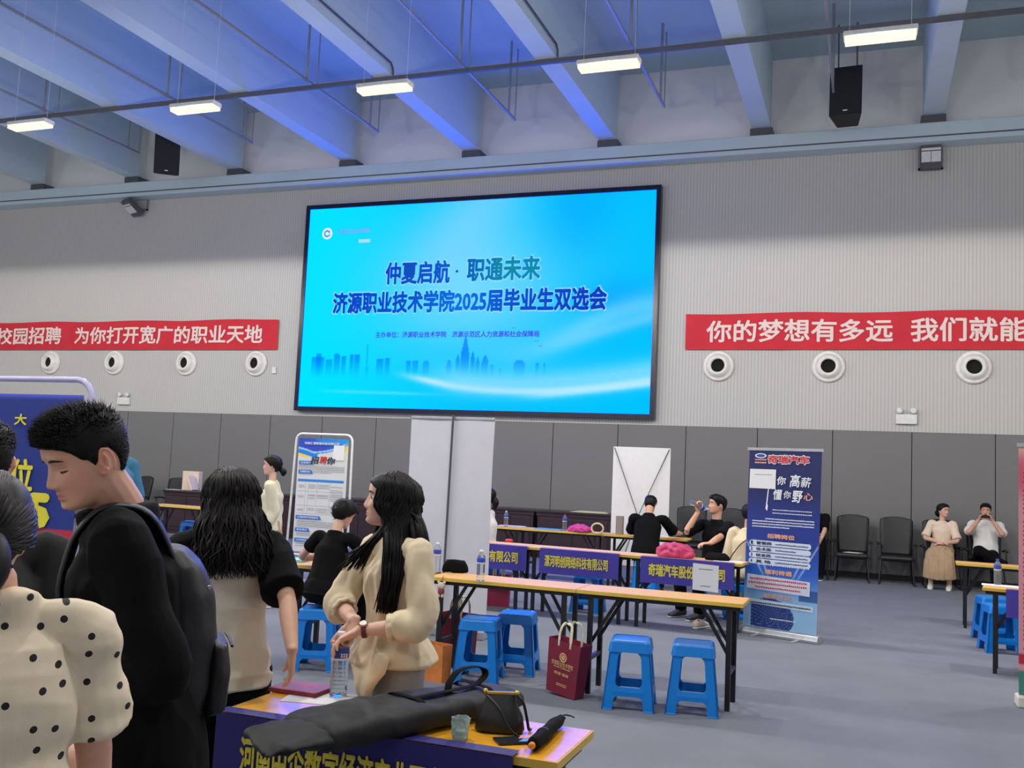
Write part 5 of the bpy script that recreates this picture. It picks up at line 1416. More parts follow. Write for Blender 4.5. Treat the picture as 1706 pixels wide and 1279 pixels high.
# --- woman in the raglan t-shirt, seen from behind
p = Figure('woman from behind in cream t-shirt with black sleeves and long dark hair', (0, 0), 140, 1.60, male=False, lean=3, voxel=.0045, head_yaw=8, head_pitch=-8, skin=(214, 168, 142),
           neck=spot(383, 893, 3.68), head=spot(383, 832, 3.66))
p.arm('r', on(499, 1142, .845), pole=(.7, -.4, -.5), d=(-.12, .25, -.95), n=(-.8, -.4, -.1), curl=(12, 24, 16), thumb=(28, 25))
p.arm('l', p.J['lsh']+p.f*.18-Z*.42, pole=(-.6, -.6, -.5))
p.solve(); p.body(); p.face(detail=False)
p.garment('tshirt', M_offwhite, hem=-.055, ease=.024, fold=.011, voxel=.0055, seed=12, neck=1.35, hem_flare=.010, freq=(4, 4, 9))
for q, sg in (('r', -1), ('l', 1)):
    J = p.J; k = p.k; bm = new()
    sh, el = J[q+'sh'], J[q+'el']
    tube(bm, [J['neck']+p.lc*(sg*.035)-p.sp*.02, J['neck']-p.sp*.04+p.lc*(sg*.09), sh, sh.lerp(el, .4), sh.lerp(el, .88)], [(.05, .052), (.060, .064), .066, .072, .080], side=p.sp, seg=18, sub=3, cap=.1)
    me = remesh(bm, .006, 4, 'sleeve'); wrinkle(me, .009, (7, 7, 6), 3+sg); link_mesh('sleeve', p.rel(me), M_blackcloth, p.root)
bm = new(); n0 = p.J['neck']+p.sp*.006; tube(bm, [n0+(p.lc*math.cos(t)*.066+p.fc*math.sin(t)*.062)*p.k+Z*(.012 if math.sin(t) < 0 else -.008) for t in np.linspace(0, 2*PI, 25)], .008, seg=8); p.part('neckband', bm, M_blackcloth)
p.trousers(M_blacktrou, ease=.03, flare=.03); p.shoes(M_shoeb)
rnd = random.Random(21); bm = new()
hlb = lambda a: float(np.interp(a, [0, .5, 1.0, 1.4, 1.7, 2.2, PI], [.070, .068, .055, .010, -.04, -.07, -.085]))
hair_cap(bm, p.HM, False, hlb, lambda a, z: .005, n=64)
tube(bm, [p.HM @ V(q) for q in ((-.06, 0, .03), (-.085, 0, -.06), (-.105, 0, -.15), (-.11, 0, -.215))], [(.085, .05), (.088, .045), (.085, .028), (.055, .012)], side=p.hl, seg=16, sub=3)
strands(bm, p.HM, False, 620, rnd, [(D(85), D(180)), (D(-180), D(-75))], local_path([(-.06, 1.2), (-.14, 1.3), (-.21, 1.36), (-.29, 1.38)], out=1.02, jit=.016), r=.0055, lift=.012)
strands(bm, p.HM, False, 260, rnd, [(D(-180), D(180))], local_path([(-.06, 1.22), (-.14, 1.3), (-.24, 1.36)], out=1.02), r=.005, z0=(.085, .1125), lift=.013)
strands(bm, p.HM, False, 50, rnd, [(D(-115), D(-60))], local_path([(-.07, 1.2), (-.15, 1.3), (-.25, 1.25)], out=1.25), r=.005)
p.part('hair', bm, M_hairb)

# --- woman in the cream blouse holding the bottle
BOT = on(563, 1160, .742); BOT.z = .742
p = Figure('woman in cream puff-sleeve blouse with long straight black hair holding a water bottle', (0, 0), 238, 1.58, male=False, lean=1, voxel=.0032, head_yaw=-27, head_pitch=6, skin=(226, 182, 160),
           neck=spot(662, 895, 3.80), head=spot(648, 836, 3.83))
zb = zd(BOT)
wr_r = BOT+V((.025, .045, .268)); wr_l = spot(597, 1050, zb+.02)
p.arm('r', wr_r, pole=(-.5, -.1, -.6), d=(-.22, -.25, -.95), n=(-.35, -.93, .1), curl=(34, 42, 30), spread=3, thumb=(30, 35))
dl = (spot(543, 1078, zb-.03)-wr_l).normalized()
p.arm('l', wr_l, pole=(.9, .1, -.75), d=dl, n=(.25, -.2, -.95), curl=(22, 30, 20), spread=5, thumb=(40, 20))
p.solve()
# reach: slide the shoulders' wrists back if needed was handled by solve
p.body(); p.face()
k = p.k; J = p.J
bw = [(.205, .180), (.185, .155), (.150, .118), (.130, .105), (.146, .122), (.132, .104), (.092, .070), (.057, .054)]
bm = new()
T = p.torso_path(); T[0] = J['pelvis']-p.sp*.005*p.H; T[1] = J['pelvis']+p.sp*.02*p.H; T[2] = J['pelvis']+p.sp*.06*p.H
tube(bm, T, [(a*k, b*k) for a, b in bw], side=p.lc, seg=28, sub=3, cap=.06)
tip = J['pelvis']-p.sp*.095*p.H+p.f*.15+p.l*.06
tube(bm, [J['pelvis']+Z*.03+p.f*.12+p.l*.06, J['pelvis']-Z*.05+p.f*.15+p.l*.06, tip], [(.13, .02), (.085, .014), (.012, .008)], side=p.l, seg=14, sub=3)
for q, sg in (('l', 1), ('r', -1)):
    sh, el, wr = J[q+'sh'], J[q+'el'], J[q+'wr']
    f_ = .50 if q == 'l' else .42
    tube(bm, [J['neck']-p.sp*.045+p.lc*(sg*.045), J['neck']-p.sp*.046+p.lc*(sg*.095), sh, sh.lerp(el, .35), sh.lerp(el, .8), el.lerp(wr, .15), el.lerp(wr, f_*.72), el.lerp(wr, f_)], [.044, .047, .047, .050, .053, .058, .056, .038], seg=18, sub=4, cap=.1)
me = remesh(bm, .0055, 4, 'blouse'); wrinkle(me, .014, (13, 13, 5), 17); link_mesh('blouse', p.rel(me), M_creamc, p.root)
for q in 'lr':
    el, wr = J[q+'el'], J[q+'wr']; f_ = .50 if q == 'l' else .42; c_ = el.lerp(wr, f_+.01); d = (wr-el).normalized(); u = d.orthogonal().normalized(); v_ = d.cross(u)
    bm = new(); tube(bm, [c_+(u*math.cos(t)+v_*math.sin(t))*(.043+.003*math.sin(t*9)) for t in np.linspace(0, 2*PI, 33)], (.013, .007), side=d, seg=8); p.part('cuff', bm, M_creamc)
p.trousers(M_greyt, ease=.012, flare=.05, voxel=.008, waist=-.02); p.shoes(M_shoe)
# watch
el, wr = J['lel'], J['lwr']; d = (wr-el).normalized(); c_ = wr-d*.022
w_ = thing('wrist_watch', '', 'x'); bpy.data.objects.remove(w_)
u = (V((0, -.5, .8))-d*V((0, -.5, .8)).dot(d)).normalized(); v_ = d.cross(u)
bm = new(); tube(bm, [c_+(u*math.cos(t)*.0265+v_*math.sin(t)*.0305) for t in np.linspace(0, 2*PI, 33)], (.009, .002), side=d, seg=8); st = p.part('watch_strap', bm, mat('maroon_leather', (104, 40, 42), .5), label='dark red leather watch strap')
bm = new(); lathe(bm, [(.016, .0), (.017, .003), (.015, .007), (.013, .0075)], c=(0, 0, 0), seg=24); bmesh.ops.transform(bm, matrix=Matrix.Translation(c_+u*.026) @ u.to_track_quat('Z', 'Y').to_matrix().to_4x4(), verts=bm.verts)
wc = obj('watch_case', bm, mat('rose_gold', (206, 160, 130), .25, .8), st, smooth=True, origin=p.base)
bm = new(); lathe(bm, [(.0125, 0), (.0125, .0006)], seg=24); bmesh.ops.transform(bm, matrix=Matrix.Translation(c_+u*.0334) @ u.to_track_quat('Z', 'Y').to_matrix().to_4x4(), verts=bm.verts)
obj('watch_dial', bm, M_white, st, origin=p.base)
rnd = random.Random(31); bm = new()
hlc = lambda a: float(np.interp(a, [0, .4, .8, 1.1, 1.35, 1.7, 2.2, PI], [.068, .064, .048, .020, -.02, -.06, -.075, -.085]))
hair_cap(bm, p.HM, False, hlc, lambda a, z: .009, n=80, rows=26)
def mass_front(a, r):
    t = r.random(); return [(-.005+.02*t, .098+r.gauss(0, .006), -.09), (.035+.04*t, .115+r.gauss(0, .01), -.17), (.075+.075*t+r.gauss(0, .01), .10+r.gauss(0, .012), -.255+r.uniform(-.04, .03))]
def mass_side(a, r):
    t = r.random(); return [(-.06+.06*t, .105+r.gauss(0, .006), -.09), (-.085+.085*t, .15+r.gauss(0, .008), -.18), (-.085+.075*t, .165+r.gauss(0, .01), -.29), (-.075+.06*t+r.gauss(0, .008), .150+r.gauss(0, .012), -.385+r.uniform(-.05, .02))]
def mass_back(a, r):
    t = r.random(); b = r.random()*.06; return [(-.150+b, .09*t+.02, -.07), (-.185+b, .13*t+.02, -.17), (-.20+b+r.gauss(0, .008), .14*t, -.27), (-.19+b+r.gauss(0, .01), .14*t, -.34+r.uniform(-.06, .03))]
strands(bm, p.HM, False, 120, rnd, [(D(62), D(85))], mass_front, r=.005)
strands(bm, p.HM, False, 420, rnd, [(D(78), D(145))], mass_side, r=.006, lift=.012)
strands(bm, p.HM, False, 420, rnd, [(D(120), D(180)), (D(-180), D(-120))], mass_back, r=.006, lift=.012)
strands(bm, p.HM, False, 60, rnd, [(D(-110), D(-70))], local_path([(-.08, 1.15), (-.17, 1.25), (-.28, 1.1)]), r=.006)
tube(bm, [p.HM @ V(q) for q in ((-.03, .05, .02), (-.045, .07, -.06), (-.06, .10, -.16), (-.055, .115, -.27), (-.05, .11, -.34))], [(.07, .035), (.07, .035), (.06, .028), (.045, .02), (.025, .008)], side=p.hf, seg=14, sub=3)
tube(bm, [p.HM @ V(q) for q in ((-.08, .0, .02), (-.10, .02, -.06), (-.13, .03, -.16), (-.14, .04, -.29))], [(.06, .04), (.07, .035), (.06, .03), (.04, .015)], side=p.hl, seg=14, sub=3)
p.part('hair', bm, M_hair)
P_CW = p

# --- person in the black dress on a stool
p = Figure('person from behind in black dress on a blue stool with silver hair clip', (-3.98, 6.70), 82, 1.60, male=False, seat=.495, lean=17, voxel=.006, head_pitch=-30, head_yaw=-6, skin=(222, 178, 156))
p.arm('l', (-4.18, 7.12, .80), pole=(-.8, -.3, -.4)); p.arm('r', (-3.78, 7.12, .80), pole=(.8, -.3, -.4))
p.solve(); p.body(); p.face(detail=False)
p.garment('dress', M_blackcloth, hem=-.03, ease=.014, sleeve=.55, fold=.005, seed=7, neck=1.2, hem_flare=.03)
bm = new(); J = p.J; tube(bm, [J['pelvis']-Z*.03, J['pelvis'], J['pelvis']+p.sp*.06], [(.17, .13), (.175, .135), (.15, .12)], side=p.l, seg=18, sub=2)
for q in 'lr': tube(bm, [J[q+'hip'], J[q+'hip'].lerp(J[q+'kn'], .6), J[q+'kn'], J[q+'kn'].lerp(J[q+'an'], .5)], [.088, .095, .09, .10], seg=14, sub=2)
me = remesh(bm, .009, 3, 'skirt'); c = coords(me); setco(me, c); wrinkle(me, .006, (9, 9, 5), 4); link_mesh('skirt', p.rel(me), M_blackcloth, p.root)
p.shoes(M_shoeb)
rnd = random.Random(41); bm = new(); hair_cap(bm, p.HM, False, lambda a: float(np.interp(a, [0, 1.0, 1.5, 2.0, PI], [.068, .05, -.01, -.05, -.085])), lambda a, z: .022, n=64)
tufts(bm, p.HM, False, lambda a: float(np.interp(a, [0, 1.0, 1.5, 2.0, PI], [.068, .05, -.01, -.05, -.085])), lambda a, z: .022, 500, lambda a, z: .02, rnd, grow=(-.3, 0, -1), spread=.15)
p.part('hair', bm, M_hair)
bm = new(); h = p.HM
for q in (-1, 1): tube(bm, [h @ V((-.118, q*.004, .022)), h @ V((-.112, q*.02, .052))], .0022, seg=6)
tube(bm, [h @ V((-.118, .0, .022)), h @ V((-.122, 0, -.005))], .0022, seg=6); p.part('hair_clip', bm, M_silver)

# --- woman standing by the wall
bs = on(452, 930, 0); q_ = spot(455, 790, 10.6)
p = Figure('woman in cream shirt and tan skirt standing left of the framed poster', (q_.x, q_.y), 205, 1.64, male=False, voxel=.008, head_pitch=0, skin=(222, 178, 158))
p.arm('l', p.J['lsh']-Z*.50+p.f*.05-p.l*.0, pole=(.5, .5, 0)); p.solve(); p.body(); p.face(detail=False)
p.garment('shirt', mat('ivory_shirt', (222, 214, 186), .8, var=.03), hem=.02, ease=.022, sleeve=1.75, sl_ease=.022, fold=.006, seed=2)
p.skirt(M_tan, .35, .20, ease=.012); p.shoes(M_shoe)
bm = new(); hair_cap(bm, p.HM, False, hlw, lambda a, z: .018, n=48); tube(bm, [p.HM @ V(q) for q in ((-.10, 0, -.03), (-.135, 0, -.06), (-.13, 0, -.10))], [.025, .038, .02], seg=10, sub=3); p.part('hair', bm, M_hair)

# --- person in teal, half hidden by the young man
q_ = spot(188, 790, 8.2)
p = Figure('person in teal top mostly hidden behind the head of the young man', (q_.x, q_.y), 170, 1.70, voxel=.008, lean=12, head_pitch=-20, neck=spot(186, 765, 8.2))
p.solve(); p.body(); p.face(detail=False)
p.garment('top', M_tealc, hem=-.08, sleeve=1.0, sl_ease=.025, seed=6, ease=.02); p.trousers(M_blacktrou); p.shoes(M_shoeb); p.short_hair(tuft=200)
bm = new(); el, wr = p.J['rel'], p.J['rwr']; tube(bm, [p.J['rsh'].lerp(el, .93), el, el.lerp(wr, .55)], [.062, .060, .058], seg=12, sub=2); p.part('undersleeve', bm, M_whitec)

# --- person in white behind the tall banner
x0 = at(812, 870, 11.1).x
p = Figure('person in white shirt half hidden behind the right side of the tall white banner', (x0, 11.1), 190, 1.66, male=False, seat=.495, voxel=.008)
p.arm('l', p.J['pelvis']+p.f*.26+Z*.12+p.l*.06, pole=(0, 0, -1)); p.arm('r', p.J['pelvis']+p.f*.26+Z*.12-p.l*.06, pole=(0, 0, -1)); p.solve(); p.body(); p.face(detail=False); p.garment('shirt', M_whitec, hem=-.038, sleeve=1.6, sl_ease=.02, seed=9, ease=.02); p.trousers(M_blacktrou); p.shoes(M_shoe)
bm = new(); hair_cap(bm, p.HM, False, hlw, lambda a, z: .016, n=48); tube(bm, [p.HM @ V(q) for q in ((-.09, 0, -.02), (-.115, 0, -.07), (-.10, 0, -.14))], [.04, .045, .02], seg=10, sub=3); p.part('hair', bm, M_hair)

# --- man in black leaning on the third row
x0 = at(1078, 900, 13.0).x
p = Figure('man from behind in black t-shirt leaning on the third table row', (x0, 12.90), 93, 1.76, seat=.495, lean=26, voxel=.007, head_pitch=-38, skin=(212, 164, 138))
p.arm('l', (x0-.28, 13.58, .81), pole=(-.5, -.2, -1)); p.arm('r', (x0+.34, 13.60, .81), pole=(.5, -.2, -1), d=(-.6, .8, 0), n=(0, 0, -1))
p.solve(); p.body(); p.face(detail=False); p.garment('tshirt', M_blackcloth, hem=-.04, sleeve=.9, sl_ease=.025, sl_flare=.01, seed=3, ease=.02); p.trousers(M_blacktrou); p.shoes(M_shoeb)
p.short_hair(top=.022, side=.012, tuft=500, seed=3, tl=.018, hl=lambda a: float(np.interp(a, [0, .6, 1.0, 1.3, 1.5, 1.7, 2.0, PI], [.066, .06, .04, .012, .0, .01, -.05, -.088])))
STOOL_10 = (x0, 12.95)

# --- man drinking
x0 = at(1190, 905, 11.5).x
p = Figure('man in black t-shirt sitting on a stool and drinking from a water bottle', (x0, 11.55), 236, 1.74, seat=.495, lean=-2, voxel=.0055, head_yaw=-26, head_pitch=10, skin=(216, 166, 138))
mouth = p.HM @ V((.09, 0, -.062)); bd = (p.hf+p.hu*.16).normalized()
grip = mouth+bd*.13
p.arm('r', grip-bd*.005-Z*.075+p.lc*-.015, pole=(-.6, -.4, -.9), d=(bd*.25+Z*.95), n=tuple((p.lc*.95-bd*.2)), curl=(38, 45, 30), spread=2, thumb=(40, 30))
tq = on(1170, 918, .80)
p.arm('l', (tq.x, 10.72, .81), pole=(1, .3, -.5), d=(-.8, -.6, -.05), n=(0, 0, -1), curl=(25, 35, 25))
p.solve(); p.body(); p.face(); p.garment('tshirt', M_blackcloth, hem=-.04, sleeve=.95, sl_ease=.02, sl_flare=.006, seed=13, ease=.014); p.trousers(M_blacktrou); p.shoes(mat('black_white_sneaker', (60, 60, 64), .5))
p.short_hair(top=.020, side=.010, tuft=900, seed=8, tl=.022, grow=(.2, 0, .8))
P_DR = p; DR_M, DR_D = mouth, bd
STOOL_11 = (x0, 11.58)

# --- person in cream with a shoulder strap
x0 = at(1242, 905, 10.95).x
p = Figure('person from behind in cream top with a black shoulder strap beside the navy roll-up banner', (x0, 10.97), 78, 1.62, male=False, seat=.495, lean=8, voxel=.008, head_yaw=-10, head_pitch=-10)
p.solve(); p.body(); p.face(detail=False); p.garment('top', M_creamc, hem=-.04, sleeve=1.2, sl_ease=.03, seed=15, ease=.025); p.trousers(M_greyt); p.shoes(M_shoe)
bm = new(); hair_cap(bm, p.HM, False, hlw, lambda a, z: .016, n=48); p.part('hair', bm, M_hair)
J = p.J; bm = new(); tube(bm, [J['neck']+p.lc*-.09+p.sp*.01, J['neck']+p.lc*-.06-p.fc*.10-p.sp*.08, J['chest']-p.fc*.155+p.lc*.02, J['waist']-p.fc*.145+p.lc*.12, J['pelvis']-p.fc*.05+p.lc*.21], .006, seg=6, sub=4); p.part('shoulder_strap', bm, M_black)
STOOL_12 = (x0, 10.95)

# --- people on the chairs along the wall
CH = lambda px: at(px, 900, CY_-.1).x
p = Figure('person in black mostly hidden behind the navy roll-up banner with one bare forearm showing', (CH(1357), CY_+.02), 268, 1.66, seat=.495, voxel=.008)
p.arm('r', p.J['pelvis']+p.f*.25+Z*.12, pole=(-1, .2, -.3)); p.arm('l', at(1368, 899, 17.0), pole=(.6, .3, -.6)); p.solve(); p.body(); p.face(detail=False); p.garment('tshirt', M_blackcloth, hem=-.038, sleeve=.9, sl_ease=.02, seed=2); p.trousers(M_blacktrou); p.shoes(M_shoeb); p.short_hair(tuft=200)

p = Figure('woman in cream top and long tan skirt seated by the wall with head turned aside', (CH(1570), CY_-.02), 262, 1.64, male=False, seat=.495, voxel=.007, lean=-3, head_yaw=52, skin=(216, 172, 150))
p.arm('r', p.J['pelvis']+p.f*.20+p.l*-.02+Z*.14, pole=(-1, .2, -.2), d=(p.l*.9+p.f*.3), n=(0, 0, -1)); p.arm('l', p.J['pelvis']+p.f*.22+p.l*.03+Z*.12, pole=(1, .2, -.2), d=(-p.l*.9+p.f*.2), n=(0, 0, -1))
p.solve(); p.body(); p.face(detail=False); p.garment('top', mat('pale_peach_knit', (226, 206, 184), .85, var=.03), hem=-.02, sleeve=.9, sl_ease=.020, sl_flare=.014, seed=5, ease=.024)
J = p.J; bm = new(); kn = (J['lkn']+J['rkn'])/2
tube(bm, [J['pelvis']+Z*.02-p.f*.03, J['pelvis'].lerp(kn, .5)+Z*.012, kn+Z*.015, kn+p.f*.07-Z*.10, kn+p.f*.07-Z*.24, kn+p.f*.05-Z*.36], [(.17, .10), (.19, .095), (.20, .09), (.215, .10), (.225, .13), (.235, .14)], side=p.l, seg=24, sub=4, cap=.1)
me = remesh(bm, .009, 4, 'skirt'); wrinkle(me, .016, (16, 16, 1.5), 6); link_mesh('skirt', p.rel(me), M_tan, p.root)
p.shoes(M_shoe)
bm = new(); hair_cap(bm, p.HM, False, hlw, lambda a, z: .018, n=48); tube(bm, [p.HM @ V(q) for q in ((-.09, 0, -.0), (-.12, 0, -.05), (-.10, 0, -.10))], [.04, .045, .02], seg=10, sub=3); p.part('hair', bm, M_hair)

p = Figure('man in white t-shirt seated by the wall taking a photo with a phone', (CH(1643), CY_-.02), 264, 1.72, seat=.495, voxel=.007, lean=-6, skin=(204, 156, 132))
ph = p.J['head']+p.hf*.27-Z*.07
p.arm('r', ph-p.l*.10-p.hf*.02-Z*.07, pole=(-.7, .1, -1), d=(p.l*.35+Z*.9+p.hf*.15), n=tuple(p.l), curl=(30, 40, 25)); p.arm('l', ph+p.l*.10-p.hf*.02-Z*.07, pole=(.7, .1, -1), d=(-p.l*.35+Z*.9+p.hf*.15), n=tuple(-p.l), curl=(30, 40, 25))
J = p.J; J['lkn'] = J['lkn']-p.l*.02; J['rkn'] = J['rkn']+Z*.10+p.l*.06; J['ran'] = J['lkn']+p.l*.16+p.f*.06-Z*.10
p.solve(); p.body(); p.face(detail=False); p.garment('tshirt', M_whitec, hem=-.038, sleeve=.8, sl_ease=.018, sl_flare=.014, seed=8, ease=.024, fold=.008); p.trousers(M_blacktrou)
p.short_hair(top=.018, side=.010, tuft=300, seed=9)
bm = new(); M4 = Matrix.Translation(ph) @ Matrix(((p.hl.x, p.hf.x, 0, 0), (p.hl.y, p.hf.y, 0, 0), (0, 0, 1, 0), (0, 0, 0, 1)))
box(bm, (-.078, -.004, -.037), (.078, .004, .037), M4); t = thing('smartphone', 'dark phone held sideways by the seated man in white', 'phone', ph); obj('phone_body', bm, M_black, t, origin=ph, bevel=.003)
for x in (-.05, -.03):
    bm = new(); ell(bm, M4 @ V((x, .004, .022)), .007); obj('camera_lens', bm, M_iris, t, origin=ph)
# ------------------------------------------------------------------ bottles
M_pet = mat('clear_pet', (236, 242, 244), .06, var=0, trans=.92, ior=1.18)
M_lblue = mat('label_print_blue', (52, 78, 176), .4, var=0)
M_capw = mat('cap_white', (228, 230, 234), .4, var=0)
M_capb = mat('cap_blue', (40, 70, 170), .4, var=0)
M_capr = mat('cap_pink', (196, 60, 90), .4, var=0)
def make_bottle(label, cap=M_capw, h=.23, lab=(.135, .175), r=.032, M=None, loc=(0, 0, 0), text=True):
    t = thing('water_bottle', label, 'bottle', loc, group=None)
    k = h/.23
    prof = [(.012, .004), (r*.8, 0), (r, .008*k)]
    z = .012
    while z < .128:
        prof += [(r, z*k), (r*.955, (z+.006)*k), (r, (z+.012)*k)]; z += .0145
    prof += [(r, .132*k), (r, .178*k), (r*.92, .190*k), (r*.6, .206*k), (.0125, .214*k), (.0125, .2195*k)]
    prof = [(a, b) for i, (a, b) in enumerate(prof) if i == 0 or b > prof[i-1][1]-.005]
    def put(name, prof_, m, par, smooth=True):
        bm = new(); lathe(bm, prof_, seg=28)
        if M is not None: bmesh.ops.transform(bm, matrix=M, verts=bm.verts)
        return obj(name, bm, m, par, smooth=smooth)
    put('bottle_body', prof, M_pet, t)
    put('cap', [(.0145, .2195*k), (.0148, .222*k), (.0148, .232*k), (.013, .2345*k)], cap, t)
    lb = put('wrap_label', [(r+.0006, lab[0]*k), (r+.0008, (lab[0]+.001)*k), (r+.0008, (lab[1]-.001)*k), (r+.0006, lab[1]*k)], M_lblue, t)
    put('label_stripe', [(r+.001, (lab[0])*k), (r+.0012, (lab[0]+.001)*k), (r+.0012, (lab[0]+.006)*k), (r+.001, (lab[0]+.007)*k)], M_capw, lb)
    return t
b1 = make_bottle('clear water bottle with blue label under the hands of the woman in cream', loc=BOT)
# a few printed strokes on its label, facing the hall camera side
vd = (V((0, 0, EYE))-BOT); vd.z = 0; vd.normalize(); sd = V((-vd.y, vd.x, 0))
bm = new()
for k in range(3):
    for j in range(2): quad(bm, vd*.0336+sd*(.002+.009*k+.0)+V((0, 0, .146+.008*j)), sd, V((0, 0, 1)), .006, .006)
obj('label_print', bm, M_capw, [c for c in b1.children if c.name.startswith('wrap_label')][0])
def on_row(px, Y, z=.742):
    q = at(px, 890, Y); return V((q.x, Y, z))
def bottle_at(px, py, label, cap=M_capw, z=.742, h=.23):
    q = on(px, py, z); q.z = z; return make_bottle(label, cap, h, loc=q)
bottle_at(800, 968, 'clear water bottle with blue label on the front row table right of the black pouch')
bottle_at(727, 952, 'clear water bottle on the front row table left of the black pouch')
make_bottle('clear water bottle with blue label on the third row table beside the tall white banner', loc=on_row(842, 13.6))
make_bottle('clear water bottle with pink cap on the third row table', M_capr, loc=on_row(940, 13.58))
bottle_at(1662, 974, 'clear water bottle with blue cap on the table at the right edge', M_capb)
q = at(1019, 858, 16.9); make_bottle('water bottle on the dark desk beside the white x-stand', M_capw, loc=(q.x-.06, 17.2, .87))
ax = -DR_D; M4 = (ax*-1).to_track_quat('Z', 'Y').to_matrix().to_4x4()
M4 = Matrix.Translation(DR_D*.232) @ (-DR_D).to_track_quat('Z', 'Y').to_matrix().to_4x4()
make_bottle('clear water bottle raised to the mouth of the drinking man', M=M4, loc=DR_M+DR_D*.004)

# ------------------------------------------------------------------ things on the foreground table
TZ = .742
M_canvas = mat('black_canvas', (20, 21, 22), .65, var=.08, scale=30, bump=.15, bscale=500)
A = on(505, 1228, TZ+.03); B = on(846, 1160, TZ+.03)
t = thing('long_carry_bag', 'long black carry bag lying across the foreground table', 'bag', (A+B)/2-Z*.03)
axv = (B-A); L_ = axv.length; axv.z = 0; axv.normalize(); sv = V((-axv.y, axv.x, 0))
bm = new(); rows = []
for u, w_, h0, h1 in ((0, .11, .004, .060), (.02, .13, .002, .08), (.1, .135, .002, .092), (.3, .135, .002, .094), (.5, .13, .002, .090), (.75, .12, .002, .086), (.93, .11, .003, .078), (.985, .09, .01, .062), (1.0, .05, .02, .05)):
    c_ = A+axv*(u*L_); c_.z = 0; ring = []
    for k in range(24):
        a = 2*PI*k/24; x = w_*math.copysign(abs(math.cos(a))**.55, math.cos(a)); z = (h0+h1)/2+(h1-h0)/2*math.copysign(abs(math.sin(a))**.6, math.sin(a))
        ring.append(bm.verts.new(c_+sv*x+Z*(TZ+z)))
    rows.append(ring)
for P, Q in zip(rows, rows[1:]):
    for k in range(24): bm.faces.new((P[k], P[(k+1) % 24], Q[(k+1) % 24], Q[k]))
bm.faces.new(rows[0][::-1]); bm.faces.new(rows[-1])
me = remesh(bm, .007, 4, 'bag_body'); wrinkle(me, .006, (9, 9, 9), 5); c = coords(me); c[:, 2] = np.maximum(c[:, 2], TZ+.007); setco(me, c-np.array(t.location)); link_mesh('bag_body', me, M_canvas, t)
LA = t.location.copy()
# the empty left end of the bag, flopped over the edge of the table
bm = new(); e0 = A+axv*.02
for (u0, w0, z0), (u1, w1, z1) in (((0, .10, TZ+.06), (-.10, .098, TZ+.052)), ((-.10, .098, TZ+.052), (-.17, .09, TZ+.044))):
    pass
tube(bm, [e0+Z*.01, e0-axv*.08+Z*.012, e0-axv*.13+sv*.02+Z*.006, e0-axv*.165+sv*.03-Z*.004], [(.132, .036), (.132, .024), (.126, .016), (.115, .009)], side=sv, seg=18, sub=3)
me = remesh(bm, .006, 3, 'end_flap'); wrinkle(me, .007, (12, 12, 12), 7); c = coords(me); c[:, 2] = np.maximum(c[:, 2], TZ+.007); setco(me, c-np.array(LA)); link_mesh('end_flap', me, M_canvas, t)
def P_(u, s_, z): return A+axv*(u*L_)+sv*s_+Z*(z-.03)
bm = new(); tube(bm, [P_(.42, -.02, .09), P_(.5, -.03, .096), P_(.62, -.03, .098), P_(.78, -.02, .10), P_(.86, .0, .125), P_(.84, .02, .15), P_(.74, .02, .148), P_(.68, .01, .118), P_(.66, .0, .095)], (.016, .003), side=sv, seg=8, sub=5); obj('handle', bm, M_blackcloth, t, smooth=True, origin=LA)
for u in (.45, .80):
    bm = new(); tube(bm, [P_(u, -.112, .01), P_(u, -.110, .06), P_(u, -.075, .095), P_(u, 0, .0985), P_(u, .075, .095), P_(u, .110, .06), P_(u, .112, .01)], (.014, .002), side=axv, seg=8, sub=3); obj('webbing_band', bm, M_blackcloth, t, smooth=True, origin=LA)

q = on(766, 1232, TZ); t = thing('crumpled_cup', 'small crumpled clear plastic cup on the foreground table', 'cup', (q.x, q.y, TZ))
bm = new(); lathe(bm, [(.012, .0015), (.024, .001), (.026, .01), (.027, .03), (.029, .05), (.030, .066), (.031, .07), (.028, .07), (.026, .05), (.023, .02), (.02, .006), (.004, .005)], seg=20); bmesh.ops.subdivide_edges(bm, edges=bm.edges, cuts=1)
for v in bm.verts:
    if v.co.z > .004: v.co += noise.noise_vector(v.co*70)*.006
    v.co.z = max(v.co.z, .001)
obj('cup_wall', bm, mat('clear_cup', (206, 226, 220), .1, var=.1, trans=.6, ior=1.3), t)
bm = new(); lathe(bm, [(.002, .006), (.018, .007), (.021, .03), (.004, .032)], seg=16)
for v in bm.verts: v.co += noise.noise_vector(v.co*90)*.004
obj('crumpled_wrapper', bm, mat('mint_wrapper', (168, 196, 186), .3, var=.2, scale=90), t)

q = on(832, 1218, TZ); t = thing('handbag', 'small black handbag with gold clasp on the foreground table', 'bag', (q.x, q.y, TZ), D(14))
bm = new(); rows = []
for z, hx, hy in ((.0, .075, .04), (.01, .082, .045), (.05, .075, .042), (.085, .058, .022), (.11, .048, .010), (.118, .046, .006)):
    ring = []
    for k in range(24):
        a = 2*PI*k/24; ring.append(bm.verts.new((hx*math.copysign(abs(math.cos(a))**.6, math.cos(a)), hy*math.copysign(abs(math.sin(a))**.7, math.sin(a)), z+.001)))
    rows.append(ring)
for P, Q in zip(rows, rows[1:]):
    for k in range(24): bm.faces.new((P[k], P[(k+1) % 24], Q[(k+1) % 24], Q[k]))
bm.faces.new(rows[0][::-1]); bm.faces.new(rows[-1]); obj('bag_body', bm, mat('black_leather', (26, 25, 26), .45, bump=.1, bscale=200), t, smooth=True)
M_gold = mat('gold_metal', (214, 176, 70), .25, .85)
bm = new(); bar(bm, (-.05, 0, .122), (.05, 0, .126), .012, .008); cl = obj('clasp_bar', bm, M_gold, t, bevel=.002)
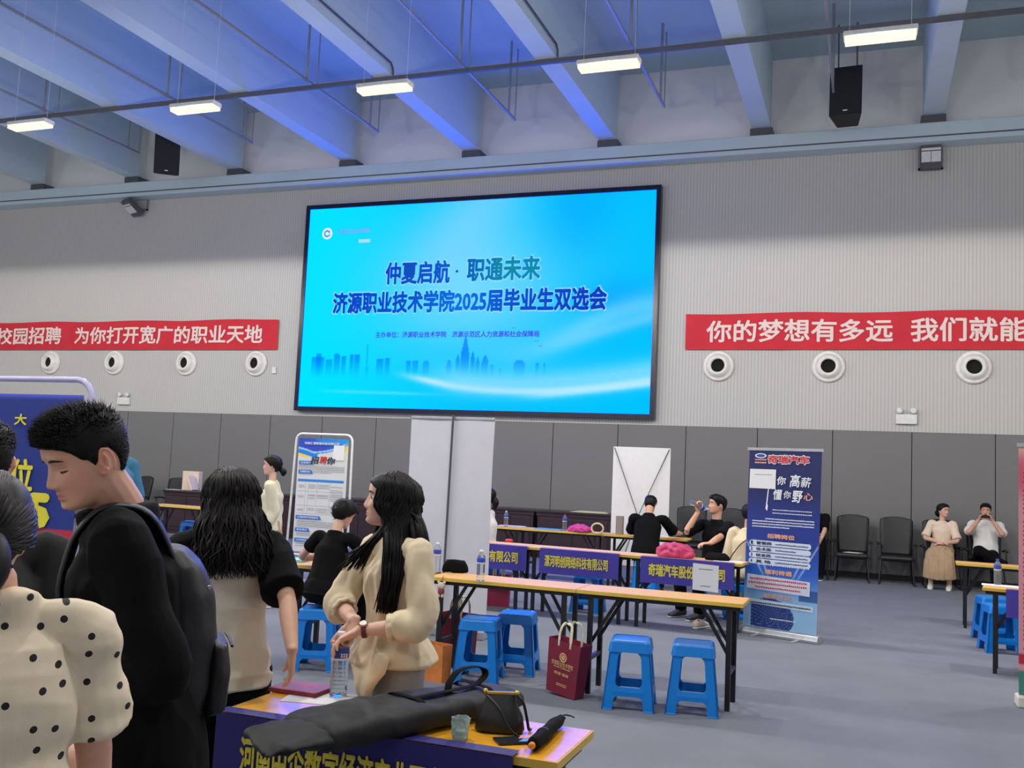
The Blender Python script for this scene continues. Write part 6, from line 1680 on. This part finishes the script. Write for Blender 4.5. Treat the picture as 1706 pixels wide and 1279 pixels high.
for s in (-1, 1):
    bm = new(); ell(bm, (s*.052, 0, .126), .009); obj('clasp_end', bm, M_gold, cl, smooth=True)
bm = new(); tube(bm, [(.05, 0, .122), (.075, -.01, .10), (.088, .0, .05), (.095, .01, .012), (.10, .03, .006)], .005, seg=8, sub=4); obj('strap', bm, M_black, t, smooth=True)
bm = new(); tube(bm, [(-.05, -.008, .118), (.0, -.06, .09), (.04, -.075, .03), (.07, -.07, .006)], .004, seg=8, sub=4); obj('strap', bm, M_black, t, smooth=True)

q = on(862, 1232, TZ); t = thing('smartphone', 'dark phone with pink and blue stickers lying on the foreground table', 'phone', (q.x+.01, q.y-.02, TZ), D(38))
obj('phone_body', bx((-.075, -.036, .0005), (.075, .036, .009)), mat('dark_glass', (40, 42, 48), .1, var=0), t, bevel=.003)
bm = new(); poly_prism(bm, [(-.01, -.03), (.03, -.034), (.05, .0), (.02, .004)], (0, 0, .009), (1, 0, 0), (0, 1, 0), (0, 0, 1), .0006); obj('sticker', bm, mat('sticker_blue', (84, 150, 220), .4, var=0), t)
bm = new(); poly_prism(bm, [(.0, .0), (.05, .004), (.07, .034), (.02, .034)], (0, 0, .0098), (1, 0, 0), (0, 1, 0), (0, 0, 1), .0006); obj('sticker', bm, mat('sticker_pink', (226, 150, 150), .4, var=0), t)

A = on(886, 1242, TZ+.024); B = on(936, 1196, TZ+.024); t = thing('folded_umbrella', 'black folded umbrella with orange tip beside the handbag', 'umbrella', ((A+B)/2).to_2d().to_3d()+Z*TZ)
dv = (B-A).normalized(); ORG = t.location.copy()
bm = new(); tube(bm, [A+dv*.012, A+dv*.03, A.lerp(B, .45), A.lerp(B, .8), B], [.017, .021, .024, .020, .012], seg=16, sub=4)
for v in bm.verts:
    v.co += noise.noise_vector(v.co*60)*.006; v.co.z = max(v.co.z, TZ+.0015)
obj('canopy', bm, M_blacktrou, t, smooth=True, origin=ORG)
bm = new(); tube(bm, [A-dv*.004, A+dv*.014], .011, seg=12); obj('tip', bm, mat('orange_plastic', (224, 140, 40), .4), t, smooth=True, origin=ORG)
bm = new(); tube(bm, [A.lerp(B, .35)+(dv.cross(Z)*math.cos(a)+dv.cross(dv.cross(Z))*math.sin(a))*.0235+dv*.001*a for a in np.linspace(0, 2*PI, 17)], (.007, .0015), side=dv, seg=6); obj('closing_band', bm, M_black, t, smooth=True, origin=ORG)
bm = new(); tube(bm, [B, B+dv*.03+Z*.004, B+dv*.045+dv.cross(Z)*.02, B+dv*.03+dv.cross(Z)*.035], .003, seg=6, sub=3); obj('wrist_cord', bm, M_black, t, smooth=True, origin=ORG)

def sheet(label, px, py, z, w_, h_, rz, m=None, n=1, name='paper_sheet', cat='paper', group=None, th=.0008):
    q = on(px, py, z); bm = new(); rnd = random.Random(int(px)); 
    for k in range(n):
        Mx = Matrix.Translation((q.x+rnd.uniform(-.01, .01)*(k > 0), q.y+rnd.uniform(-.01, .01)*(k > 0), z+.0006+k*(th+.0004))) @ Matrix.Rotation(D(rz+rnd.uniform(-5, 5)*(k > 0)), 4, 'Z')
        box(bm, (-w_/2, -h_/2, 0), (w_/2, h_/2, th), Mx)
    return tag(obj(name, bm, m or M_paper), label, cat, group)
sheet('white paper on the foreground table beside the water bottle', 532, 1163, TZ, .24, .17, 12)
q = on(504, 1151, TZ)
bm = new(); box(bm, (q.x-.10, q.y-.075, TZ+.001), (q.x+.10, q.y+.075, TZ+.018)); tag(obj('folder', bm, mat('maroon_folder', (132, 36, 52), .5), bevel=.003), 'maroon folder on the foreground table behind the hand of the woman in black sleeves', 'folder')

# ------------------------------------------------------------------ things on the rows behind
def lump(name, label, cat, px, py, z, sx, sy, sz, rz, m, seed=0, amp=.12, zipper=False, taper=.75):
    q = on(px, py, z); t = thing(name, label, cat, (q.x, q.y, z), D(rz))
    bm = new(); loft(bm, [(.001, 0, 0, sx*.93, sy*.93), (sz*.15, 0, 0, sx, sy), (sz*.55, 0, 0, sx*.95, sy*.9), (sz*.85, 0, 0, sx*taper, sy*.6), (sz, 0, 0, sx*taper*.8, sy*.3)], e=3)
    me = remesh(bm, max(sx, sy, sz)/14, 3, 'pouch_body'); wrinkle(me, amp*sz*.5, (14, 14, 14), seed); c = coords(me); c[:, 2] = np.maximum(c[:, 2], .001); setco(me, c); link_mesh('pouch_body', me, m, t)
    if zipper:
        bm = new(); tube(bm, [(-sx*.75, 0, sz*.96), (0, 0, sz*1.0), (sx*.75, 0, sz*.96)], .004, seg=6); obj('zipper', bm, M_steel, t)
    return t
t = lump('pouch', 'black pouch on the front row table with a plush charm hanging below', 'pouch', 758, 953, TZ, .105, .06, .10, 10, M_blackcloth, 3, zipper=True)
q = on(742, 970, .70); t = thing('plush_charm', 'tiny cream and red plush charm hanging from the front row table edge', 'charm', (q.x, 6.93, .62))
M_plush = mat('cream_plush', (214, 196, 176), .9, var=.1, bump=.3, bscale=300)
bm = new(); ell(bm, (0, 0, .06), (.032, .026, .03)); hd_ = obj('head', bm, M_plush, t, smooth=True)
bm = new(); ell(bm, (0, 0, .02), (.026, .022, .03)); obj('torso', bm, mat('red_plush', (150, 60, 62), .9, var=.1), t, smooth=True)
for s in (-1, 1):
    bm = new(); ell(bm, (s*.024, 0, .088), .011); obj('ear', bm, M_plush, hd_, smooth=True)
    bm = new(); ell(bm, (s*.014, -.004, -.014), (.01, .012, .016)); obj('foot', bm, M_plush, t, smooth=True)
bm = new(); tube(bm, [(0, 0, .09), (.004, 0, .115), (.008, .02, .135)], .003, seg=6); obj('cord', bm, mat('red_plush'), t)
M_pink = mat('magenta_bag', (190, 56, 104), .5, var=.1, scale=12)
lump('bag', 'crumpled magenta bag on the second row table above the white paper sign', 'bag', 1125, 928, TZ, .20, .10, .15, -4, M_pink, 5, amp=.3, taper=.6)
lump('pouch', 'black pouch on the second row table by the hand of the drinking man', 'pouch', 1195, 933, TZ, .13, .08, .075, 0, M_blackcloth, 6)
t = lump('pouch', 'magenta pouch on the third row table beside a cream ring', 'pouch', 966, 886, TZ, .18, .09, .11, -8, mat('magenta_pouch', (196, 58, 142), .5, var=.08), 7, amp=.25, taper=.45)
q = on(995, 889, TZ); bm = new(); tube(bm, [(q.x+.085*math.cos(a), q.y, TZ+.075+.07*math.sin(a)) for a in np.linspace(0, 2*PI, 25)], .013, seg=8); tag(obj('ring', bm, mat('cream_ring', (220, 196, 150), .5), smooth=True), 'cream ring standing on the third row table', 'ring')
sheet('blue folder lying on the third row table', 915, 882, TZ, .42, .2, -5, mat('blue_folder', (96, 160, 210), .4), 2, 'folder', 'folder', th=.006)
sheet('white papers on the third row table beside the white banner', 853, 876, TZ, .4, .2, 0, n=3)
sheet('white paper under the arm of the man leaning on the table', 1100, 893, TZ, .25, .18, 8)
sheet('white paper on the second row table beside the navy roll-up banner', 1215, 935, TZ, .3, .2, -6, n=2)
sheet('white papers under the bottle on the right edge table', 1672, 976, TZ, .34, .2, -10, n=2)
sheet('mint green papers on the front row table in front of the black dress', 484, 934, TZ, .30, .2, 12, mat('mint_paper', (150, 214, 206), .6, var=.03), 5, 'paper_pile', 'papers', th=.004)
q = on(1032, 890, TZ); tag(obj('carton', bx((q.x-.05, q.y-.04, TZ+.001), (q.x+.05, q.y+.04, TZ+.26)), mat('taupe_card', (140, 128, 122), .7), bevel=.004), 'tall narrow taupe carton beside the man leaning on the table', 'carton')
bm = new(); q = on(848, 903, TZ); ell(bm, (q.x, q.y, TZ+.02), (.05, .03, .02)); tag(obj('candy_bag', bm, mat('red_foil', (206, 50, 50), .3)), 'small red packet on the second row table', 'packet')
q = at(985, 852, 16.9); bm = new(); rnd = random.Random(2)
for k in range(4): box(bm, (q.x-.45+.05*k, 17.08+.01*k, .871+k*.007), (q.x+.25-.02*k, 17.30-.01*k, .876+k*.007))
tag(obj('paper_pile', bm, mat('cream_paper', (222, 214, 176), .8)), 'pile of cream papers on the dark desk left of the white x-stand', 'papers')
q = at(308, 822, 16.3); tag(obj('carton', bx((q.x-.20, 16.44, .871), (q.x+.20, 16.56, 1.26)), mat('cream_card', (224, 204, 184), .7), bevel=.004), 'upright cream carton on the dark desk at the left', 'carton')
for px, a, l in ((324, -25, 'cream booklet leaning left on the dark desk at the left'), (340, 35, 'white booklet leaning right on the dark desk at the left')):
    q = at(px, 824, 16.3); bm = bx((-.02, -.1, 0), (.02, .1, .30), Matrix.Rotation(D(a), 4, 'Y')); bmesh.ops.translate(bm, vec=(q.x, 16.3, .888), verts=bm.verts); tag(obj('booklet', bm, mat('cream_card') if a < 0 else M_paper), l, 'booklet')
q = at(288, 822, 16.3); bm = new(); box(bm, (q.x-.15, 16.26, .871), (q.x+.15, 16.40, .876)); tag(obj('paper_sheet', bm, M_paper), 'white paper lying on the dark desk at the left', 'paper')
C0l = C0.location; bm = new(); poly_prism(bm, [(-.14, -.1), (.10, -.14), (.17, -.02), (-.06, .08)], (C0l.x, C0l.y-.05, .466), (1, 0, 0), (0, 1, 0), (0, 0, 1), .006); tag(obj('paper_sheet', bm, M_paper), 'white paper lying on the seat of an empty black chair', 'paper')

# ------------------------------------------------------------------ carrier bags on the floor
M_maroon = mat('maroon_bag_paper', (118, 30, 52), .5, var=.04)
M_handle = mat('cream_cord', (214, 206, 176), .7)
def carrier(label, loc, rz, w_, d_, h_, m, roll=0.0, lift=0.0, printed=False, handles=True, flare=1.12):
    t = thing('carrier_bag', label, 'bag', loc, D(rz)); t.rotation_euler = (0, D(roll), D(rz)); t.location.z += lift
    bm = new(); rows = []
    for z, f in ((0, 1), (h_, flare)):
        rows.append([bm.verts.new((x*w_/2*f, y*d_/2*f*(1.15 if z else 1), z)) for x, y in ((-1, -1), (1, -1), (1, 1), (-1, 1))])
    for k in range(4): bm.faces.new((rows[0][k], rows[0][(k+1) % 4], rows[1][(k+1) % 4], rows[1][k]))
    bm.faces.new(rows[0][::-1])
    o = obj('bag_body', bm, m, t); md = o.modifiers.new('s', 'SOLIDIFY'); md.thickness = .003
    if handles:
        for y in (-1, 1):
            yy = y*d_/2*flare*1.1
            bm = new(); tube(bm, [(-w_*.2, yy, h_-.04), (-w_*.2, yy, h_+.06), (-w_*.12, yy*.8, h_+.12), (w_*.12, yy*.8, h_+.12), (w_*.2, yy, h_+.06), (w_*.2, yy, h_-.04)], (.011, .003), side=(1, 0, 0), seg=8, sub=4); obj('handle', bm, M_handle, t, smooth=True)
    if printed:
        sl = (d_/2*(flare*1.15-1))/h_; n_ = V((0, -1, -sl)).normalized(); up = V((0, -sl, 1)).normalized()
        def at_(x, z): return V((x, -d_/2-sl*z, z))+n_*.003
        bm = new(); nn = 32
        for r0, r1 in ((.024, .034), (0.004, .018)):
            ro = [bm.verts.new(at_(0, h_*.70)+V((r1*math.cos(2*PI*k/nn), 0, 0))+up*(r1*math.sin(2*PI*k/nn))) for k in range(nn)]
            ri = [bm.verts.new(at_(0, h_*.70)+V((r0*math.cos(2*PI*k/nn), 0, 0))+up*(r0*math.sin(2*PI*k/nn))) for k in range(nn)]
            for k in range(nn): bm.faces.new((ro[k], ro[(k+1) % nn], ri[(k+1) % nn], ri[k]))
        obj('emblem', bm, mat('gold_print', (214, 170, 120), .5, var=0), t)
        letter('lettering', '济源职业技术学院', at_(-w_*.38, h_*.52), (1, 0, 0), up, w_*.76, .036, mat('gold_print'), t, bold=.012)
        letter('lettering', '明德 强能', at_(-w_*.25, h_*.36), (1, 0, 0), up, w_*.5, .022, mat('gold_print'), t, bold=.01)
        rn = random.Random(4)
        for z in (.49, .19, .16): text_line(t, mat('gold_print'), at_(-w_*.3, h_*z), (1, 0, 0), up, n_*.5, .04 if z < .4 else 0, w_*(.5 if z < .4 else .6), 0, .007, rn, .01, .02, .005)
    return t
q = at(941, 1140, 6.83); q.z = 0
carrier('maroon paper bag with gold crest leaning beside the front row tables', (q.x, q.y, 0), -24, .27, .10, .38, M_maroon, roll=6, lift=.0145, printed=True)
q = on(748, 1112, 0)
carrier('maroon paper bag with cream handles behind the orange bag', (q.x-.02, q.y+.22, 0), -10, .26, .10, .40, M_maroon)
q = V((at(727, 1090, 6.8).x, 6.80, 0))
carrier('orange and brown paper bag on the floor left of the pair of blue stools', (q.x, q.y, 0), -14, .20, .10, .27, mat('orange_print_bag', (206, 124, 60), .5, var=.15, scale=10), handles=False, flare=1.05)
carrier('maroon paper bag on the floor under the table at the right edge', (1.52, 10.05, 0), -10, .28, .10, .38, M_maroon)
carrier('maroon bag under the second row table beside the tall white banner', (-4.05, 10.78, 0.0), 10, .26, .10, .36, mat('crimson_bag', (150, 40, 70), .5))

q = on(1166, 1046, 0); t = thing('sneaker', 'single cream sneaker on the floor under the front row tables', 'shoe', (q.x, q.y, 0), D(70))
bm = new(); tube(bm, [(-.10, 0, .05), (-.03, 0, .055), (.06, 0, .045), (.14, 0, .03)], [(.032, .042), (.038, .045), (.045, .032), (.036, .018)], side=(0, 1, 0), seg=14, sub=3)
for v in bm.verts: v.co.z = max(v.co.z, .015)
obj('upper', bm, mat('cream_sneaker', (222, 204, 186), .6), t, smooth=True)
bm = new(); tube(bm, [(-.11, 0, .01), (0, 0, .01), (.09, 0, .01), (.16, 0, .011)], [(.032, .0095), (.038, .0095), (.046, .0095), (.032, .0095)], side=(0, 1, 0), seg=14, sub=3, cap=.3); obj('sole', bm, M_shoe, t, smooth=True)
bm = new(); ell(bm, (-.06, 0, .085), (.03, .026, .012)); obj('opening', bm, M_black, t, smooth=True)
